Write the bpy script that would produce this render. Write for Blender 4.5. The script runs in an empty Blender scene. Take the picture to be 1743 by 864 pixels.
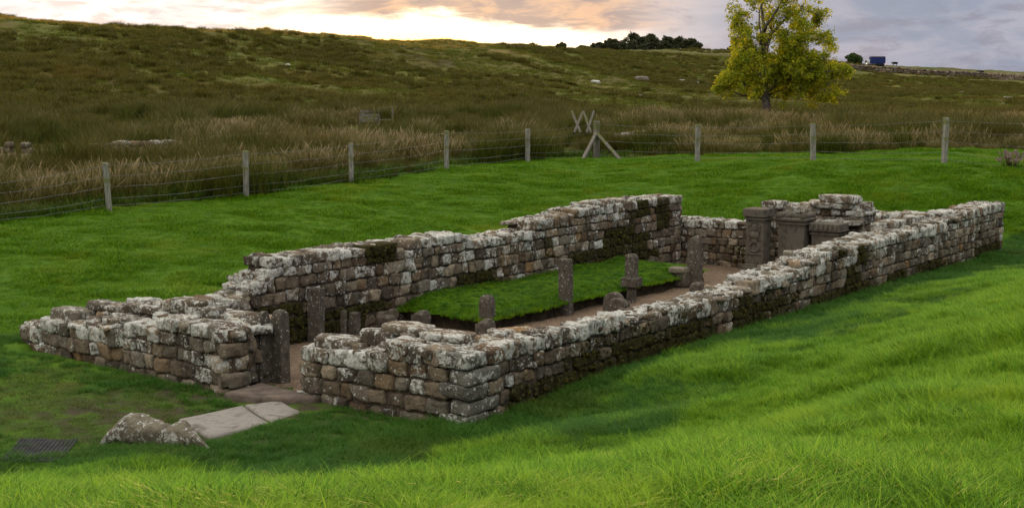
import bpy, math, random
import numpy as np
from mathutils import Vector

R = math.radians
rng = np.random.default_rng(7)
random.seed(7)
S = bpy.context.scene
COL = S.collection
# ------------------------------------------------------------------ camera
F, CX, CY, H = 2200., 871.5, 432., 3.8
PITCH = math.atan((432 - 170) / F)
cd = bpy.data.cameras.new('camera'); cam = bpy.data.objects.new('camera', cd); COL.objects.link(cam)
cam.location = (0, 0, H); cam.rotation_euler = (math.pi / 2 - PITCH, 0, 0)
cd.sensor_width = 36; cd.lens = 36 * F / 1743; cd.clip_start = .1; cd.clip_end = 12000
S.camera = cam
S.view_settings.view_transform = 'Standard'; S.view_settings.look = 'None'
S.view_settings.gamma = 1; S.view_settings.exposure = 0.0
S.view_settings.use_curve_mapping = False
S.cycles.max_bounces = 5; S.cycles.diffuse_bounces = 3; S.cycles.transmission_bounces = 3
S.cycles.glossy_bounces = 2; S.cycles.transparent_max_bounces = 6
SUN_AZ, SUN_EL = -0.062, R(3.5)
sun_dir = Vector((math.sin(SUN_AZ) * math.cos(SUN_EL), math.cos(SUN_AZ) * math.cos(SUN_EL), math.sin(SUN_EL)))
sd = bpy.data.lights.new('sun', 'SUN'); sun = bpy.data.objects.new('sun', sd); COL.objects.link(sun)
sd.energy = 5.0; sd.angle = R(1.6); sd.color = (1, .55, .2)
sun.rotation_euler = (-sun_dir).to_track_quat('-Z', 'Y').to_euler()


# ------------------------------------------------------------------ node helper
class NT:
    def __init__(s, tree): s.t = tree; tree.nodes.clear()
    def n(s, typ, **kw):
        nd = s.t.nodes.new(typ); ins = kw.pop('i', {})
        for k, v in kw.items(): setattr(nd, k, v)
        for k, v in ins.items(): s.set(nd.inputs[k], v)
        return nd
    def set(s, sock, v):
        if isinstance(v, bpy.types.NodeSocket): s.t.links.new(v, sock)
        elif isinstance(v, bpy.types.Node): s.t.links.new(v.outputs[0], sock)
        else:
            if isinstance(v, (tuple, list)) and len(v) == 3 and sock.type == 'RGBA': v = (*v, 1)
            sock.default_value = v
    def m(s, op, a, b=None, c=None, clamp=False):
        nd = s.t.nodes.new('ShaderNodeMath'); nd.operation = op; nd.use_clamp = clamp
        s.set(nd.inputs[0], a)
        if b is not None: s.set(nd.inputs[1], b)
        if c is not None: s.set(nd.inputs[2], c)
        return nd.outputs[0]
    def mix(s, f, a, b, bt='MIX'):
        nd = s.t.nodes.new('ShaderNodeMix'); nd.data_type = 'RGBA'; nd.blend_type = bt
        s.set(nd.inputs[0], f); s.set(nd.inputs[6], a); s.set(nd.inputs[7], b)
        return nd.outputs[2]
    def noise(s, vec, scale, detail=4, rough=.55, dist=0):
        return s.n('ShaderNodeTexNoise', i={'Vector': vec, 'Scale': scale, 'Detail': detail, 'Roughness': rough, 'Distortion': dist}).outputs[0]
    def step(s, v, a, b, o0=0., o1=1.):
        nd = s.n('ShaderNodeMapRange', interpolation_type='SMOOTHSTEP', i={0: v, 1: a, 2: b, 3: o0, 4: o1})
        return nd.outputs[0]
    def ramp(s, v, stops, interp='LINEAR'):
        nd = s.t.nodes.new('ShaderNodeValToRGB'); cr = nd.color_ramp; cr.interpolation = interp
        while len(cr.elements) < len(stops): cr.elements.new(.5)
        for e, (p, c) in zip(cr.elements, stops): e.position = p; e.color = (*c, 1)
        s.set(nd.inputs[0], v)
        return nd.outputs[0]


# ------------------------------------------------------------------ sky
W_ = bpy.data.worlds.new('World'); S.world = W_; W_.use_nodes = True
w = NT(W_.node_tree)
tc = w.n('ShaderNodeTexCoord').outputs['Generated']
sky = w.n('ShaderNodeTexSky', sky_type='NISHITA', sun_disc=False, sun_elevation=SUN_EL, sun_rotation=SUN_AZ, altitude=250, dust_density=2.0)
bg1 = w.n('ShaderNodeBackground', i={0: sky, 1: .08})
sep = w.n('ShaderNodeSeparateXYZ', i={0: tc})
X, Y, Zc = sep.outputs
azn = w.m('ARCTAN2', X, Y)                                 # radians, right positive
el = w.m('ARCSINE', Zc)
# brightness of the cloud sheet: bright cream to the left of and round the sun, slate blue to the right
lum = w.step(azn, -.04, .22, 1., 0.)
lum2 = w.step(azn, .9, 2.2, 0., .6)                      # far behind: plain grey again
warp = w.n('ShaderNodeCombineXYZ', i={0: w.m('MULTIPLY', azn, 1.0), 1: w.m('MULTIPLY', el, 3.6), 2: .3})
n1 = w.noise(warp, 8.5, 7, .6, .7)
n2 = w.noise(w.n('ShaderNodeVectorMath', operation='ADD', i={0: warp, 1: (3.1, 1.7, .4)}), 22, 6, .6, .5)
gx = w.m('SUBTRACT', azn, SUN_AZ - .012); gy = w.m('SUBTRACT', el, R(2.55))
gd = w.m('SQRT', w.m('ADD', w.m('POWER', w.m('MULTIPLY', gx, .42), 2), w.m('POWER', w.m('MULTIPLY', gy, 1.9), 2)))
nn = w.m('ADD', w.m('MULTIPLY', w.m('SUBTRACT', n1, .5), .10), w.m('MULTIPLY', w.m('SUBTRACT', n2, .5), .05))
glow = w.step(w.m('ADD', gd, w.m('MULTIPLY', nn, .7)), .03, .075, 1., 0.)
blue = w.mix(w.step(n1, .38, .60), (.29, .35, .47), (.43, .45, .55))
blue = w.mix(w.step(n2, .48, .66, 0, .6), blue, (.26, .27, .36))
blue = w.mix(w.m('MULTIPLY', w.step(n1, .55, .42), w.step(azn, .14, .02)), blue, (.62, .50, .48))
cream = w.mix(w.step(n1, .50, .64, 0, .8), (1.2, 1.12, 1.07), (.66, .59, .58))
cream = w.mix(w.step(n2, .52, .64, 0, .5), cream, (.70, .54, .47))
base = w.mix(lum, blue, cream)
# the cloud bank above and right of the sun, its edges lit peach
lowb = w.step(azn, -.08, .07, R(3.75), R(2.85))
bank = w.m('MULTIPLY', w.step(azn, -.18, -.10), w.step(azn, .06, .16, 1., 0.))
bel = w.m('ADD', w.m('SUBTRACT', el, lowb), w.m('MULTIPLY', nn, .35))
bank = w.m('MULTIPLY', bank, w.step(bel, -.004, .005))
bcol = w.mix(w.step(n2, .38, .58), (.80, .52, .36), (.36, .31, .33))
base = w.mix(glow, base, (2.3, 1.85, 1.25))
core = w.step(gd, .004, .03, 1., 0.)
base = w.mix(core, base, (4.5, 2.9, .95))
base = w.mix(w.m('MULTIPLY', bank, .93), base, bcol)
zen = w.step(el, R(10), R(50), 1., 3.9)
bg2 = w.n('ShaderNodeBackground', i={0: w.mix(w.step(el, R(14), R(45)), base, (.50, .48, .445)), 1: zen})
add = w.n('ShaderNodeMixShader', i={0: .94, 1: bg1, 2: bg2})   # the cloud sheet covers nearly all of the clear sky
w.n('ShaderNodeOutputWorld', i={0: add})

# ------------------------------------------------------------------ object helpers
def tag(o, label=None, cat=None, group=None, kind=None):
    if label: o['label'] = label
    if cat: o['category'] = cat
    if group: o['group'] = group
    if kind: o['kind'] = kind
    return o
def empty(name, loc, label, cat, group=None):
    o = bpy.data.objects.new(name, None); COL.objects.link(o); o.location = loc
    o.empty_display_size = .2
    return tag(o, label, cat, group)
def mk(name, V, Fc, mat, parent=None, smooth=True, attrs=None, link=True):
    """one mesh object; V are world coordinates, stored relative to the parent"""
    V = np.asarray(V, dtype=np.float64).reshape(-1, 3)
    if parent is not None: V = V - np.array(parent.location)
    me = bpy.data.meshes.new(name)
    if isinstance(Fc, np.ndarray):
        k = Fc.shape[1]; me.vertices.add(len(V)); me.loops.add(Fc.size); me.polygons.add(len(Fc))
        me.vertices.foreach_set('co', V.ravel().astype(np.float32))
        me.loops.foreach_set('vertex_index', Fc.ravel().astype(np.int32))
        me.polygons.foreach_set('loop_start', np.arange(0, Fc.size, k, dtype=np.int32))
        me.update(calc_edges=True)
    else: me.from_pydata(V.tolist(), [], [list(f) for f in Fc]); me.update()
    if smooth: me.polygons.foreach_set('use_smooth', np.ones(len(me.polygons), dtype=bool))
    for k, a in (attrs or {}).items():
        a = np.asarray(a)
        if a.ndim == 2:
            at = me.attributes.new(k, 'FLOAT_COLOR', 'POINT'); c = np.ones((len(a), 4), np.float32); c[:, :3] = a
            at.data.foreach_set('color', c.ravel())
        else:
            at = me.attributes.new(k, 'FLOAT', 'POINT'); at.data.foreach_set('value', a.astype(np.float32))
    me.materials.append(mat)
    o = bpy.data.objects.new(name, me)
    if link: COL.objects.link(o)
    if parent is not None: o.parent = parent
    return o

def hsh(ix, iy, iz, seed):
    h = (ix * 374761393 + iy * 668265263 + iz * 2147483647 + seed * 974634777) & 0xFFFFFFFF
    h = ((h ^ (h >> 13)) * 1274126177) & 0xFFFFFFFF
    h = ((h ^ (h >> 16)) * 2246822519) & 0xFFFFFFFF
    return ((h ^ (h >> 15)) & 0xFFFFFF) / 16777215.
def vn(x, y, z=0., seed=0):
    x, y, z = np.broadcast_arrays(np.asarray(x, float), np.asarray(y, float), np.asarray(z, float))
    ix, iy, iz = [np.floor(q).astype(np.int64) for q in (x, y, z)]
    fx, fy, fz = x - ix, y - iy, z - iz
    fx, fy, fz = [q * q * (3 - 2 * q) for q in (fx, fy, fz)]
    r = 0
    for a in (0, 1):
        for b in (0, 1):
            for c in (0, 1):
                r = r + hsh(ix + a, iy + b, iz + c, seed) * (fx if a else 1 - fx) * (fy if b else 1 - fy) * (fz if c else 1 - fz)
    return r
def fbm(x, y, z=0., seed=0, o=4):
    r = 0; a = .5; f = 1.
    for k in range(o): r = r + a * vn(np.asarray(x) * f, np.asarray(y) * f, np.asarray(z) * f, seed + k); a *= .5; f *= 2.03
    return r / (1 - .5 ** o)
def sm(x, a, b):
    t = np.clip((np.asarray(x, float) - a) / (b - a), 0, 1); return t * t * (3 - 2 * t)

# ------------------------------------------------------------------ survey: world <-> plan of the temple
def slope(py):                                              # drop per metre of forward distance
    b = -(np.asarray(py, float) - CY) / F
    return (math.sin(PITCH) - b * math.cos(PITCH)) / (math.cos(PITCH) + b * math.sin(PITCH))
def G(px, py, D):                                           # a surveyed point: bearing, dip and forward distance
    b = -(py - CY) / F; fw = math.cos(PITCH) + b * math.sin(PITCH)
    return ((px - CX) / F * D / fw, D, H - D * float(slope(py)))
def GZ(px, py, z): return G(px, py, (H - z) / float(slope(py)))
A = np.array((-0.518, 14.554)); U = np.array((.58812, .80877)); Vv = np.array((-.80877, .58812))
def P(u, v, z=0.):
    u, v, z = np.broadcast_arrays(np.asarray(u, float), np.asarray(v, float), np.asarray(z, float))
    return np.stack([A[0] + U[0] * u + Vv[0] * v, A[1] + U[1] * u + Vv[1] * v, z], -1)
def UV(x, y):
    x = np.asarray(x) - A[0]; y = np.asarray(y) - A[1]
    return x * U[0] + y * U[1], x * Vv[0] + y * Vv[1]
YAW = math.atan2(U[1], U[0])

# ------------------------------------------------------------------ terrain
cols = np.array([-500, 0, 200, 400, 600, 750, 900, 1000, 1100, 1187, 1250, 1384, 1450, 1607, 1743, 2200.])
def ci(px, vals): return np.interp(cols, px, vals)
kD, kP = [], []
def key(px, D, py): kD.append(ci(px, D)); kP.append(ci(px, py))
key([-500, 0, 187, 419, 598, 760, 898, 1015, 1187, 1384, 1607, 1743, 2200], [29, 31, 34, 37.5, 42, 47, 50, 52, 49, 45, 42, 42, 42], [420, 386, 360, 337, 312, 291, 277, 272, 275, 275, 278, 280, 290])
key([-500, 0, 400, 871, 1200, 1743, 2200], [66, 70, 80, 95, 100, 100, 100], [205, 206, 203, 196, 202, 207, 210])
key([-500, 0, 400, 871, 1200, 1500, 1743, 2200], [105, 110, 122, 150, 200, 230, 240, 240], [105, 112, 120, 132, 148, 158, 160, 165])
key([-500, 0, 200, 400, 600, 750, 900, 1000, 1100, 1250, 1430, 1600, 1743, 2200], [160, 165, 170, 180, 195, 210, 235, 360, 410, 450, 500, 550, 580, 600],
    [12, 33, 45, 57, 69, 77, 85, 90, 91, 91, 111, 119, 126, 140])
KD = [ci([0, 400, 871, 1743], [19, 23, 29, 33])] + kD
KZ = [np.zeros(len(cols)) + .02] + [H - d * slope(p) for d, p in zip(kD, kP)]
KD.append(KD[-1] + 260); KZ.append(KZ[-1] - 14.)
KD.append(KD[-1] + 4000); KZ.append(KZ[-1] - 120.)
KA = np.arctan2((cols - CX) / F, 1.)
foot = np.array([GZ(px, py, .08)[:2] for px, py in [(-900, 960), (-300, 850), (0, 806), (120, 776), (230, 758), (330, 778), (420, 806), (560, 812), (690, 796), (800, 764), (950, 690), (1100, 630), (1400, 538), (1743, 446), (2100, 370), (2600, 300)]])
def bank_s(x, y):
    x = np.asarray(x, float); y = np.asarray(y, float)
    best = np.full(x.shape, 1e9); sg = np.ones(x.shape)
    for a, b in zip(foot[:-1], foot[1:]):
        d = b - a; t = np.clip(((x - a[0]) * d[0] + (y - a[1]) * d[1]) / (d @ d), 0, 1)
        qx = x - a[0] - t * d[0]; qy = y - a[1] - t * d[1]; q = np.hypot(qx, qy)
        cr = d[0] * (y - a[1]) - d[1] * (x - a[0])
        up = q < best - 1e-9; best = np.where(up, q, best); sg = np.where(up, np.where(cr < 0, 1, -1), sg)
    return best * sg
def inside(u, v, m=0.):                                      # footprint of the temple, walls included
    return ((u > .3 - m) & (u < 16.2 + m) & (v > .1 - m) & (v < 6.1 + m)) | ((u > 15 - m) & (u < 21.75 + m) & (v > 0.05 - m) & (v < .75 + m)) \
        | ((u > 15 - m) & (u < 18.3 + m) & (v > .3 - m) & (v < 3.7 + m)) | ((u > -.3 - m) & (u < .9 + m) & (v > 3.6 - m) & (v < 8.8 + m)) | ((u > 0 - m) & (u < 1 + m) & (v > 0 - m) & (v < 2.6 + m))
def terr(x, y, rough=True):
    x = np.asarray(x, float); y = np.asarray(y, float); sh = x.shape; x = x.ravel(); y = y.ravel()
    ang = np.clip(np.arctan2(x, y), -.62, .62); r = np.hypot(x, y); D = r * np.cos(ang)
    kd = [np.interp(ang, KA, k) for k in KD]; kz = [np.interp(ang, KA, k) for k in KZ]
    n = len(kd); sl = [(kz[i + 1] - kz[i]) / (kd[i + 1] - kd[i]) for i in range(n - 1)]
    m = [0 * sl[0]] + [np.where(sl[i - 1] * sl[i] > 0, 2 * sl[i - 1] * sl[i] / (sl[i - 1] + sl[i] + 1e-12), 0) for i in range(1, n - 1)] + [sl[-1]]
    z = kz[0].copy()
    for i in range(n - 1):
        h = kd[i + 1] - kd[i]; t = np.clip((D - kd[i]) / h, 0, 1)
        zz = (2 * t**3 - 3 * t**2 + 1) * kz[i] + (t**3 - 2 * t**2 + t) * h * m[i] + (-2 * t**3 + 3 * t**2) * kz[i + 1] + (t**3 - t**2) * h * m[i + 1]
        z = np.where(D >= kd[i], zz, z)
    s = bank_s(x, y); u, v = UV(x, y)
    z = z + 1.95 * sm(s, -.6, 8.2)
    z = z + .2 * sm(u, 1.2, 3.) * sm(u, 20, 12) * sm(v, -3.5, -.3) * sm(v, 1.2, .4)
    ins = inside(u, v, -.15)
    if rough:
        z = z + (fbm(x * .9, y * .9, seed=3) - .5) * .16 * sm(D, 0, 6) + (fbm(x * .3, y * .3, seed=5) - .5) * .35 * sm(D, 30, 55)
        z = z + (fbm(x * .09, y * .09, seed=9) - .5) * 1.6 * sm(D, 75, 110)
        z = z + (fbm(x * .5, y * .5, seed=11, o=3) - .5) * .7 * sm(D, 70, 110)
    edge = np.maximum.reduce([np.zeros_like(u), .3 - u, u - 16, .3 - v, v - 6])
    k = sm(edge, 0, 2.2)                                      # level ground round the walls
    z = np.where(D < 36, z * (.35 + .65 * k), z)
    z = np.where(ins, -.03, z)
    return z.reshape(sh)
def tz(x, y): return float(terr(np.array([x]), np.array([y]))[0])

# ------------------------------------------------------------------ materials
def principled(nt, col, rough=.9, bump=None, bstr=.3, bdist=.02, **kw):
    b = nt.n('ShaderNodeBsdfPrincipled', i={'Base Color': col, 'Roughness': rough, 'Specular IOR Level': .12})
    for k, v in kw.items(): nt.set(b.inputs[k.replace('_', ' ')], v)
    if bump is not None:
        bp = nt.n('ShaderNodeBump', i={'Strength': bstr, 'Distance': bdist, 'Height': bump}); nt.set(b.inputs['Normal'], bp.outputs[0])
    nt.n('ShaderNodeOutputMaterial', i={0: b}); return b
def mat(name):
    m = bpy.data.materials.new(name); m.use_nodes = True; return m, NT(m.node_tree)
def objco(nt): return nt.n('ShaderNodeTexCoord').outputs['Object']

def stone_material(name, lichen=1., dark=1.):
    m, t = mat(name); c = objco(t)
    tint = t.n('ShaderNodeAttribute', attribute_name='tint').outputs[0]
    la = t.n('ShaderNodeAttribute', attribute_name='lich').outputs['Fac']
    ma = t.n('ShaderNodeAttribute', attribute_name='moss').outputs['Fac']
    g = t.noise(c, 60, 5, .7); g2 = t.noise(c, 7, 4, .6)
    col = t.mix(1., tint, t.ramp(g, [(.25, (.5 * dark,) * 3), (.75, (1.45 * dark, 1.42 * dark, 1.38 * dark))]), 'MULTIPLY')
    col = t.mix(t.step(g2, .48, .62, 0, .42), col, (.028, .025, .021))                 # black algae stains
    l1 = t.noise(c, 5.5, 6, .72, .6); l2 = t.noise(t.n('ShaderNodeVectorMath', operation='ADD', i={0: c, 1: (9, 4, 2)}), 19, 5, .65, .8)
    l1 = t.m('ADD', t.m('MULTIPLY', l1, .62), t.m('MULTIPLY', l2, .38))
    thr = t.m('SUBTRACT', .66, t.m('MULTIPLY', la, .21 * lichen))
    lm = t.m('MULTIPLY', t.m('SUBTRACT', l1, thr), 28, clamp=True)
    lcol = t.ramp(t.noise(c, 24, 4, .6), [(.3, (.22, .22, .18)), (.5, (.50, .50, .45)), (.72, (.76, .76, .70))])
    col = t.mix(t.m('MULTIPLY', lm, .88), col, lcol)
    vo = t.n('ShaderNodeTexVoronoi', i={'Vector': c, 'Scale': 9, 'Randomness': 1.}).outputs[0]   # round crusts
    rc = t.m('MULTIPLY', t.m('SUBTRACT', t.m('ADD', .1, t.m('MULTIPLY', la, .1)), vo), 40, clamp=True)
    col = t.mix(t.m('MULTIPLY', rc, .8 * lichen), col, (.5, .52, .49))
    oc = t.noise(t.n('ShaderNodeVectorMath', operation='ADD', i={0: c, 1: (2, 7, 5)}), 11, 4, .6)
    col = t.mix(t.step(oc, .68, .74, 0, .6), col, (.30, .2, .04))                           # ochre lichen
    mm = t.m('MULTIPLY', t.m('SUBTRACT', t.m('ADD', t.noise(c, 16, 4, .65), ma), .92), 7, clamp=True)
    mcol = t.ramp(t.noise(c, 30, 3), [(.3, (.015, .013, .006)), (.55, (.035, .032, .008)), (.75, (.09, .085, .012))])
    col = t.mix(mm, col, mcol)
    bh = t.m('ADD', t.m('ADD', t.noise(c, 26, 6, .72), t.m('MULTIPLY', t.noise(c, 8, 3, .5), 1.6)), t.m('MULTIPLY', lm, .12))
    principled(t, col, .95, bh, .95, .04)
    return m
M_STONE = stone_material('weathered_sandstone')

def simple_mat(name, c0, c1, scale=8, rough=.9, bstr=.3, c2=None, bscale=30, bdist=.02, spec=None):
    m, t = mat(name); c = objco(t)
    n = t.noise(c, scale, 5, .6)
    stops = [(.32, c0), (.68, c1)] if c2 is None else [(.3, c0), (.5, c1), (.68, c2)]
    principled(t, t.ramp(n, stops), rough, t.noise(c, bscale, 5, .65), bstr, bdist); return m
M_CORE = simple_mat('earth_mortar', (.03, .023, .016), (.13, .1, .078), 14, .95, .9, None, 30, .04)
M_GREY = simple_mat('dark_altar_stone', (.024, .021, .016), (.115, .102, .08), 5, .92, .6, (.065, .057, .044), 45, .02)

def post_material():
    m, t = mat('cast_post_stone'); c = objco(t)
    col = t.ramp(t.noise(c, 10, 5, .65), [(.3, (.035, .029, .022)), (.6, (.105, .09, .07)), (.8, (.17, .15, .118))])
    vo = t.n('ShaderNodeTexVoronoi', i={'Vector': c, 'Scale': 16}).outputs[0]
    big = t.noise(c, 3.2, 3)
    f = t.m('MULTIPLY', t.m('SUBTRACT', t.m('MULTIPLY', big, .38), vo), 30, clamp=True)
    col = t.mix(t.m('MULTIPLY', f, .8), col, (.40, .40, .35))
    principled(t, col, .93, t.noise(c, 40, 5, .7), .6, .015); return m
M_POST = post_material()

def ground_material():
    m, t = mat('moor_and_pasture'); geo = t.n('ShaderNodeNewGeometry').outputs['Position']
    lawn = t.ramp(t.noise(geo, 1.3, 6, .65), [(.3, (.025, .06, .002)), (.5, (.045, .105, .003)), (.7, (.075, .14, .006))])
    a = t.noise(geo, .05, 6, .6); b = t.noise(geo, .6, 6, .7)
    moor = t.ramp(a, [(.36, (.05, .04, .009)), (.46, (.09, .08, .012)), (.55, (.08, .1, .012)), (.66, (.16, .125, .03))])
    moor = t.mix(t.step(b, .4, .7, 0, .7), moor, (.09, .07, .032))
    moor = t.mix(t.step(b, .5, .35, 0, .6), moor, (.018, .017, .007))
    far = t.n('ShaderNodeAttribute', attribute_name='moor').outputs['Fac']
    fgr = t.n('ShaderNodeAttribute', attribute_name='farfield').outputs['Fac']
    soil = t.n('ShaderNodeAttribute', attribute_name='soil').outputs['Fac']
    col = t.mix(far, lawn, moor)
    col = t.mix(fgr, col, t.ramp(t.noise(geo, .04, 4), [(.4, (.045, .075, .014)), (.6, (.085, .08, .028))]))
    col = t.mix(t.m('MULTIPLY', soil, t.step(t.noise(geo, 3, 5), .4, .6, .3, 1)), col, (.05, .04, .025))
    principled(t, col, 1., t.noise(geo, 2.2, 6, .7), .7, .12)
    return m
M_GROUND = ground_material()

def grass_material(name, stops, patch=.35, patchcol=(.1, .12, .02), pstr=.5, trans=.35, ps=(.5, .68), tipcol=None, rough=.55):
    m, t = mat(name); geo = t.n('ShaderNodeNewGeometry').outputs['Position']
    rnd = t.n('ShaderNodeObjectInfo').outputs['Random']
    br = t.n('ShaderNodeAttribute', attribute_name='br').outputs['Fac']
    v = t.m('FRACT', t.m('ADD', rnd, t.m('MULTIPLY', br, 1.618)))
    v = t.m('ADD', t.m('MULTIPLY', v, .65), t.m('MULTIPLY', t.noise(geo, 1.1, 4, .6), .35))
    col = t.ramp(v, stops)
    pn = t.noise(geo, patch, 5, .65)
    col = t.mix(t.step(pn, ps[0], ps[1], 0, pstr), col, patchcol)
    if tipcol:
        ht = t.n('ShaderNodeAttribute', attribute_name='ht').outputs['Fac']
        col = t.mix(t.m('MULTIPLY', t.step(ht, .55, .95), t.step(v, .35, .6, .15, 1.)), col, tipcol)
    d = t.n('ShaderNodeBsdfPrincipled', i={'Base Color': col, 'Roughness': rough, 'Specular IOR Level': .1})
    tr = t.n('ShaderNodeBsdfTranslucent', i={0: col})
    mx = t.n('ShaderNodeMixShader', i={0: trans, 1: d, 2: tr}); t.n('ShaderNodeOutputMaterial', i={0: mx}); return m
M_LUSH = grass_material('lush_grass', [(.15, (.035, .10, .006)), (.4, (.095, .225, .01)), (.7, (.19, .36, .016)), (.95, (.34, .44, .04))], .7, (.26, .38, .02), .55)
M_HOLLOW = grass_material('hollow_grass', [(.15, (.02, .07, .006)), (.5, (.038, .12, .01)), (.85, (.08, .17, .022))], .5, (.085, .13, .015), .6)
M_LAWN = grass_material('pasture_grass', [(.15, (.04, .115, .003)), (.5, (.09, .215, .003)), (.85, (.18, .30, .01))], .45, (.19, .25, .01), .7)
M_WORN = grass_material('worn_grass', [(.1, (.04, .075, .012)), (.5, (.085, .125, .018)), (.9, (.13, .14, .03))], .9, (.15, .13, .03), .7)
M_VERGE = grass_material('verge_grass', [(.15, (.02, .05, .004)), (.5, (.045, .10, .006)), (.85, (.10, .15, .014))], .8, (.11, .11, .02), .7)
M_RUSH = grass_material('green_rushes', [(.15, (.025, .04, .004)), (.5, (.06, .08, .008)), (.85, (.12, .125, .014))], .15, (.1, .075, .016), .7, .25, tipcol=(.14, .1, .03))
M_DRY = grass_material('dry_moor_grass', [(.15, (.05, .055, .008)), (.45, (.1, .09, .016)), (.85, (.2, .165, .05))], .2, (.075, .09, .012), .85, .3, tipcol=(.3, .23, .12))
M_RIDGE = grass_material('straw_glow_ridge_grass', [(.15, (.14, .10, .02)), (.5, (.34, .24, .05)), (.85, (.55, .40, .12))], .1, (.2, .16, .03), .5, .7)  # dry bents, straw colour raised towards gold to stand in for sunset glow
M_TUSS = grass_material('tussock_grass', [(.15, (.034, .037, .005)), (.5, (.078, .078, .01)), (.85, (.16, .13, .025))], .06, (.14, .1, .018), .7, .45)
M_GREENMOOR = grass_material('moor_green_grass', [(.15, (.05, .062, .006)), (.5, (.095, .115, .01)), (.85, (.17, .165, .022))], .08, (.18, .135, .025), .75, .45)

# ------------------------------------------------------------------ terrain mesh (one sheet to the horizon)
ang = np.concatenate([np.linspace(-math.pi, -.62, 50, endpoint=False), np.linspace(-.62, .62, 460), np.linspace(.62, math.pi, 51)[1:-1]])
rad = np.concatenate([[0.02], np.geomspace(1.2, 60, 300), np.geomspace(60, 700, 240)[1:], np.geomspace(700, 6000, 30)[1:]])
AA, RR = np.meshgrid(ang, rad); gx_ = np.sin(AA) * RR; gy_ = np.cos(AA) * RR
gz_ = terr(gx_, gy_)
na, nr = len(ang), len(rad)
ii, jj = np.meshgrid(np.arange(nr - 1), np.arange(na), indexing='ij'); j2 = (jj + 1) % na
Fq = np.stack([ii * na + jj, (ii + 1) * na + jj, (ii + 1) * na + j2, ii * na + j2], -1).reshape(-1, 4)
def fence_D(x, y):
    a = np.clip(np.arctan2(x, y), -.62, .62); return np.interp(a, KA, KD[1]), np.hypot(x, y) * np.cos(a), a
def moorness(x, y):
    fd, D, a = fence_D(x, y)
    lim = fd + np.interp(a, [-.38, -.1, .05, .12, .4], [.9, .7, .7, 3.0, 9.])
    return sm(D - lim + (fbm(x * .5, y * .5, seed=21) - .5) * 1.8, -.5, .8)
gu, gv = UV(gx_, gy_)
fdv, Dv, av = fence_D(gx_, gy_)
crestD = np.interp(av, KA, KD[4])
farf = sm(av, .13, .19) * sm(Dv / crestD, .8, .86)
soil = sm(np.maximum.reduce([np.abs(gu + 1.) - 1.2, np.abs(gv - 3.) - 1.3]), 1.5, 0)
ground = mk('ground', np.stack([gx_, gy_, gz_], -1).reshape(-1, 3), Fq, M_GROUND, attrs={'moor': moorness(gx_, gy_).ravel(), 'farfield': farf.ravel(), 'soil': soil.ravel()})
tag(ground, kind='structure')

# ------------------------------------------------------------------ stones
def cube_template(n):
    vid = {}; V = []; Fc = []
    def vi(p):
        k = tuple(np.round(p, 5))
        if k not in vid: vid[k] = len(V); V.append(p)
        return vid[k]
    for ax in range(3):
        for sgn in (-1, 1):
            a, b = (ax + 1) % 3, (ax + 2) % 3
            if sgn < 0: a, b = b, a
            for i in range(n):
                for j in range(n):
                    q = []
                    for di, dj in ((0, 0), (1, 0), (1, 1), (0, 1)):
                        p = [0, 0, 0]; p[ax] = sgn; p[a] = -1 + 2 * (i + di) / n; p[b] = -1 + 2 * (j + dj) / n; q.append(vi(tuple(float(z) for z in p)))
                    Fc.append(q)
    return np.array(V), np.array(Fc)
TPL = {n: cube_template(n) for n in (2, 3, 4, 5, 6)}
PAL = np.array([1.28, 1.22, 1.1]) * np.array([(.12, .1, .078), (.155, .13, .1), (.085, .072, .06), (.17, .13, .088), (.18, .12, .065), (.14, .13, .11), (.1, .072, .05), (.2, .175, .14), (.12, .105, .088)])
PALW = np.array([4, 4, 3, 1.2, .45, 3, 1.5, 3, 3]); PALW = PALW / PALW.sum()
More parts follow.
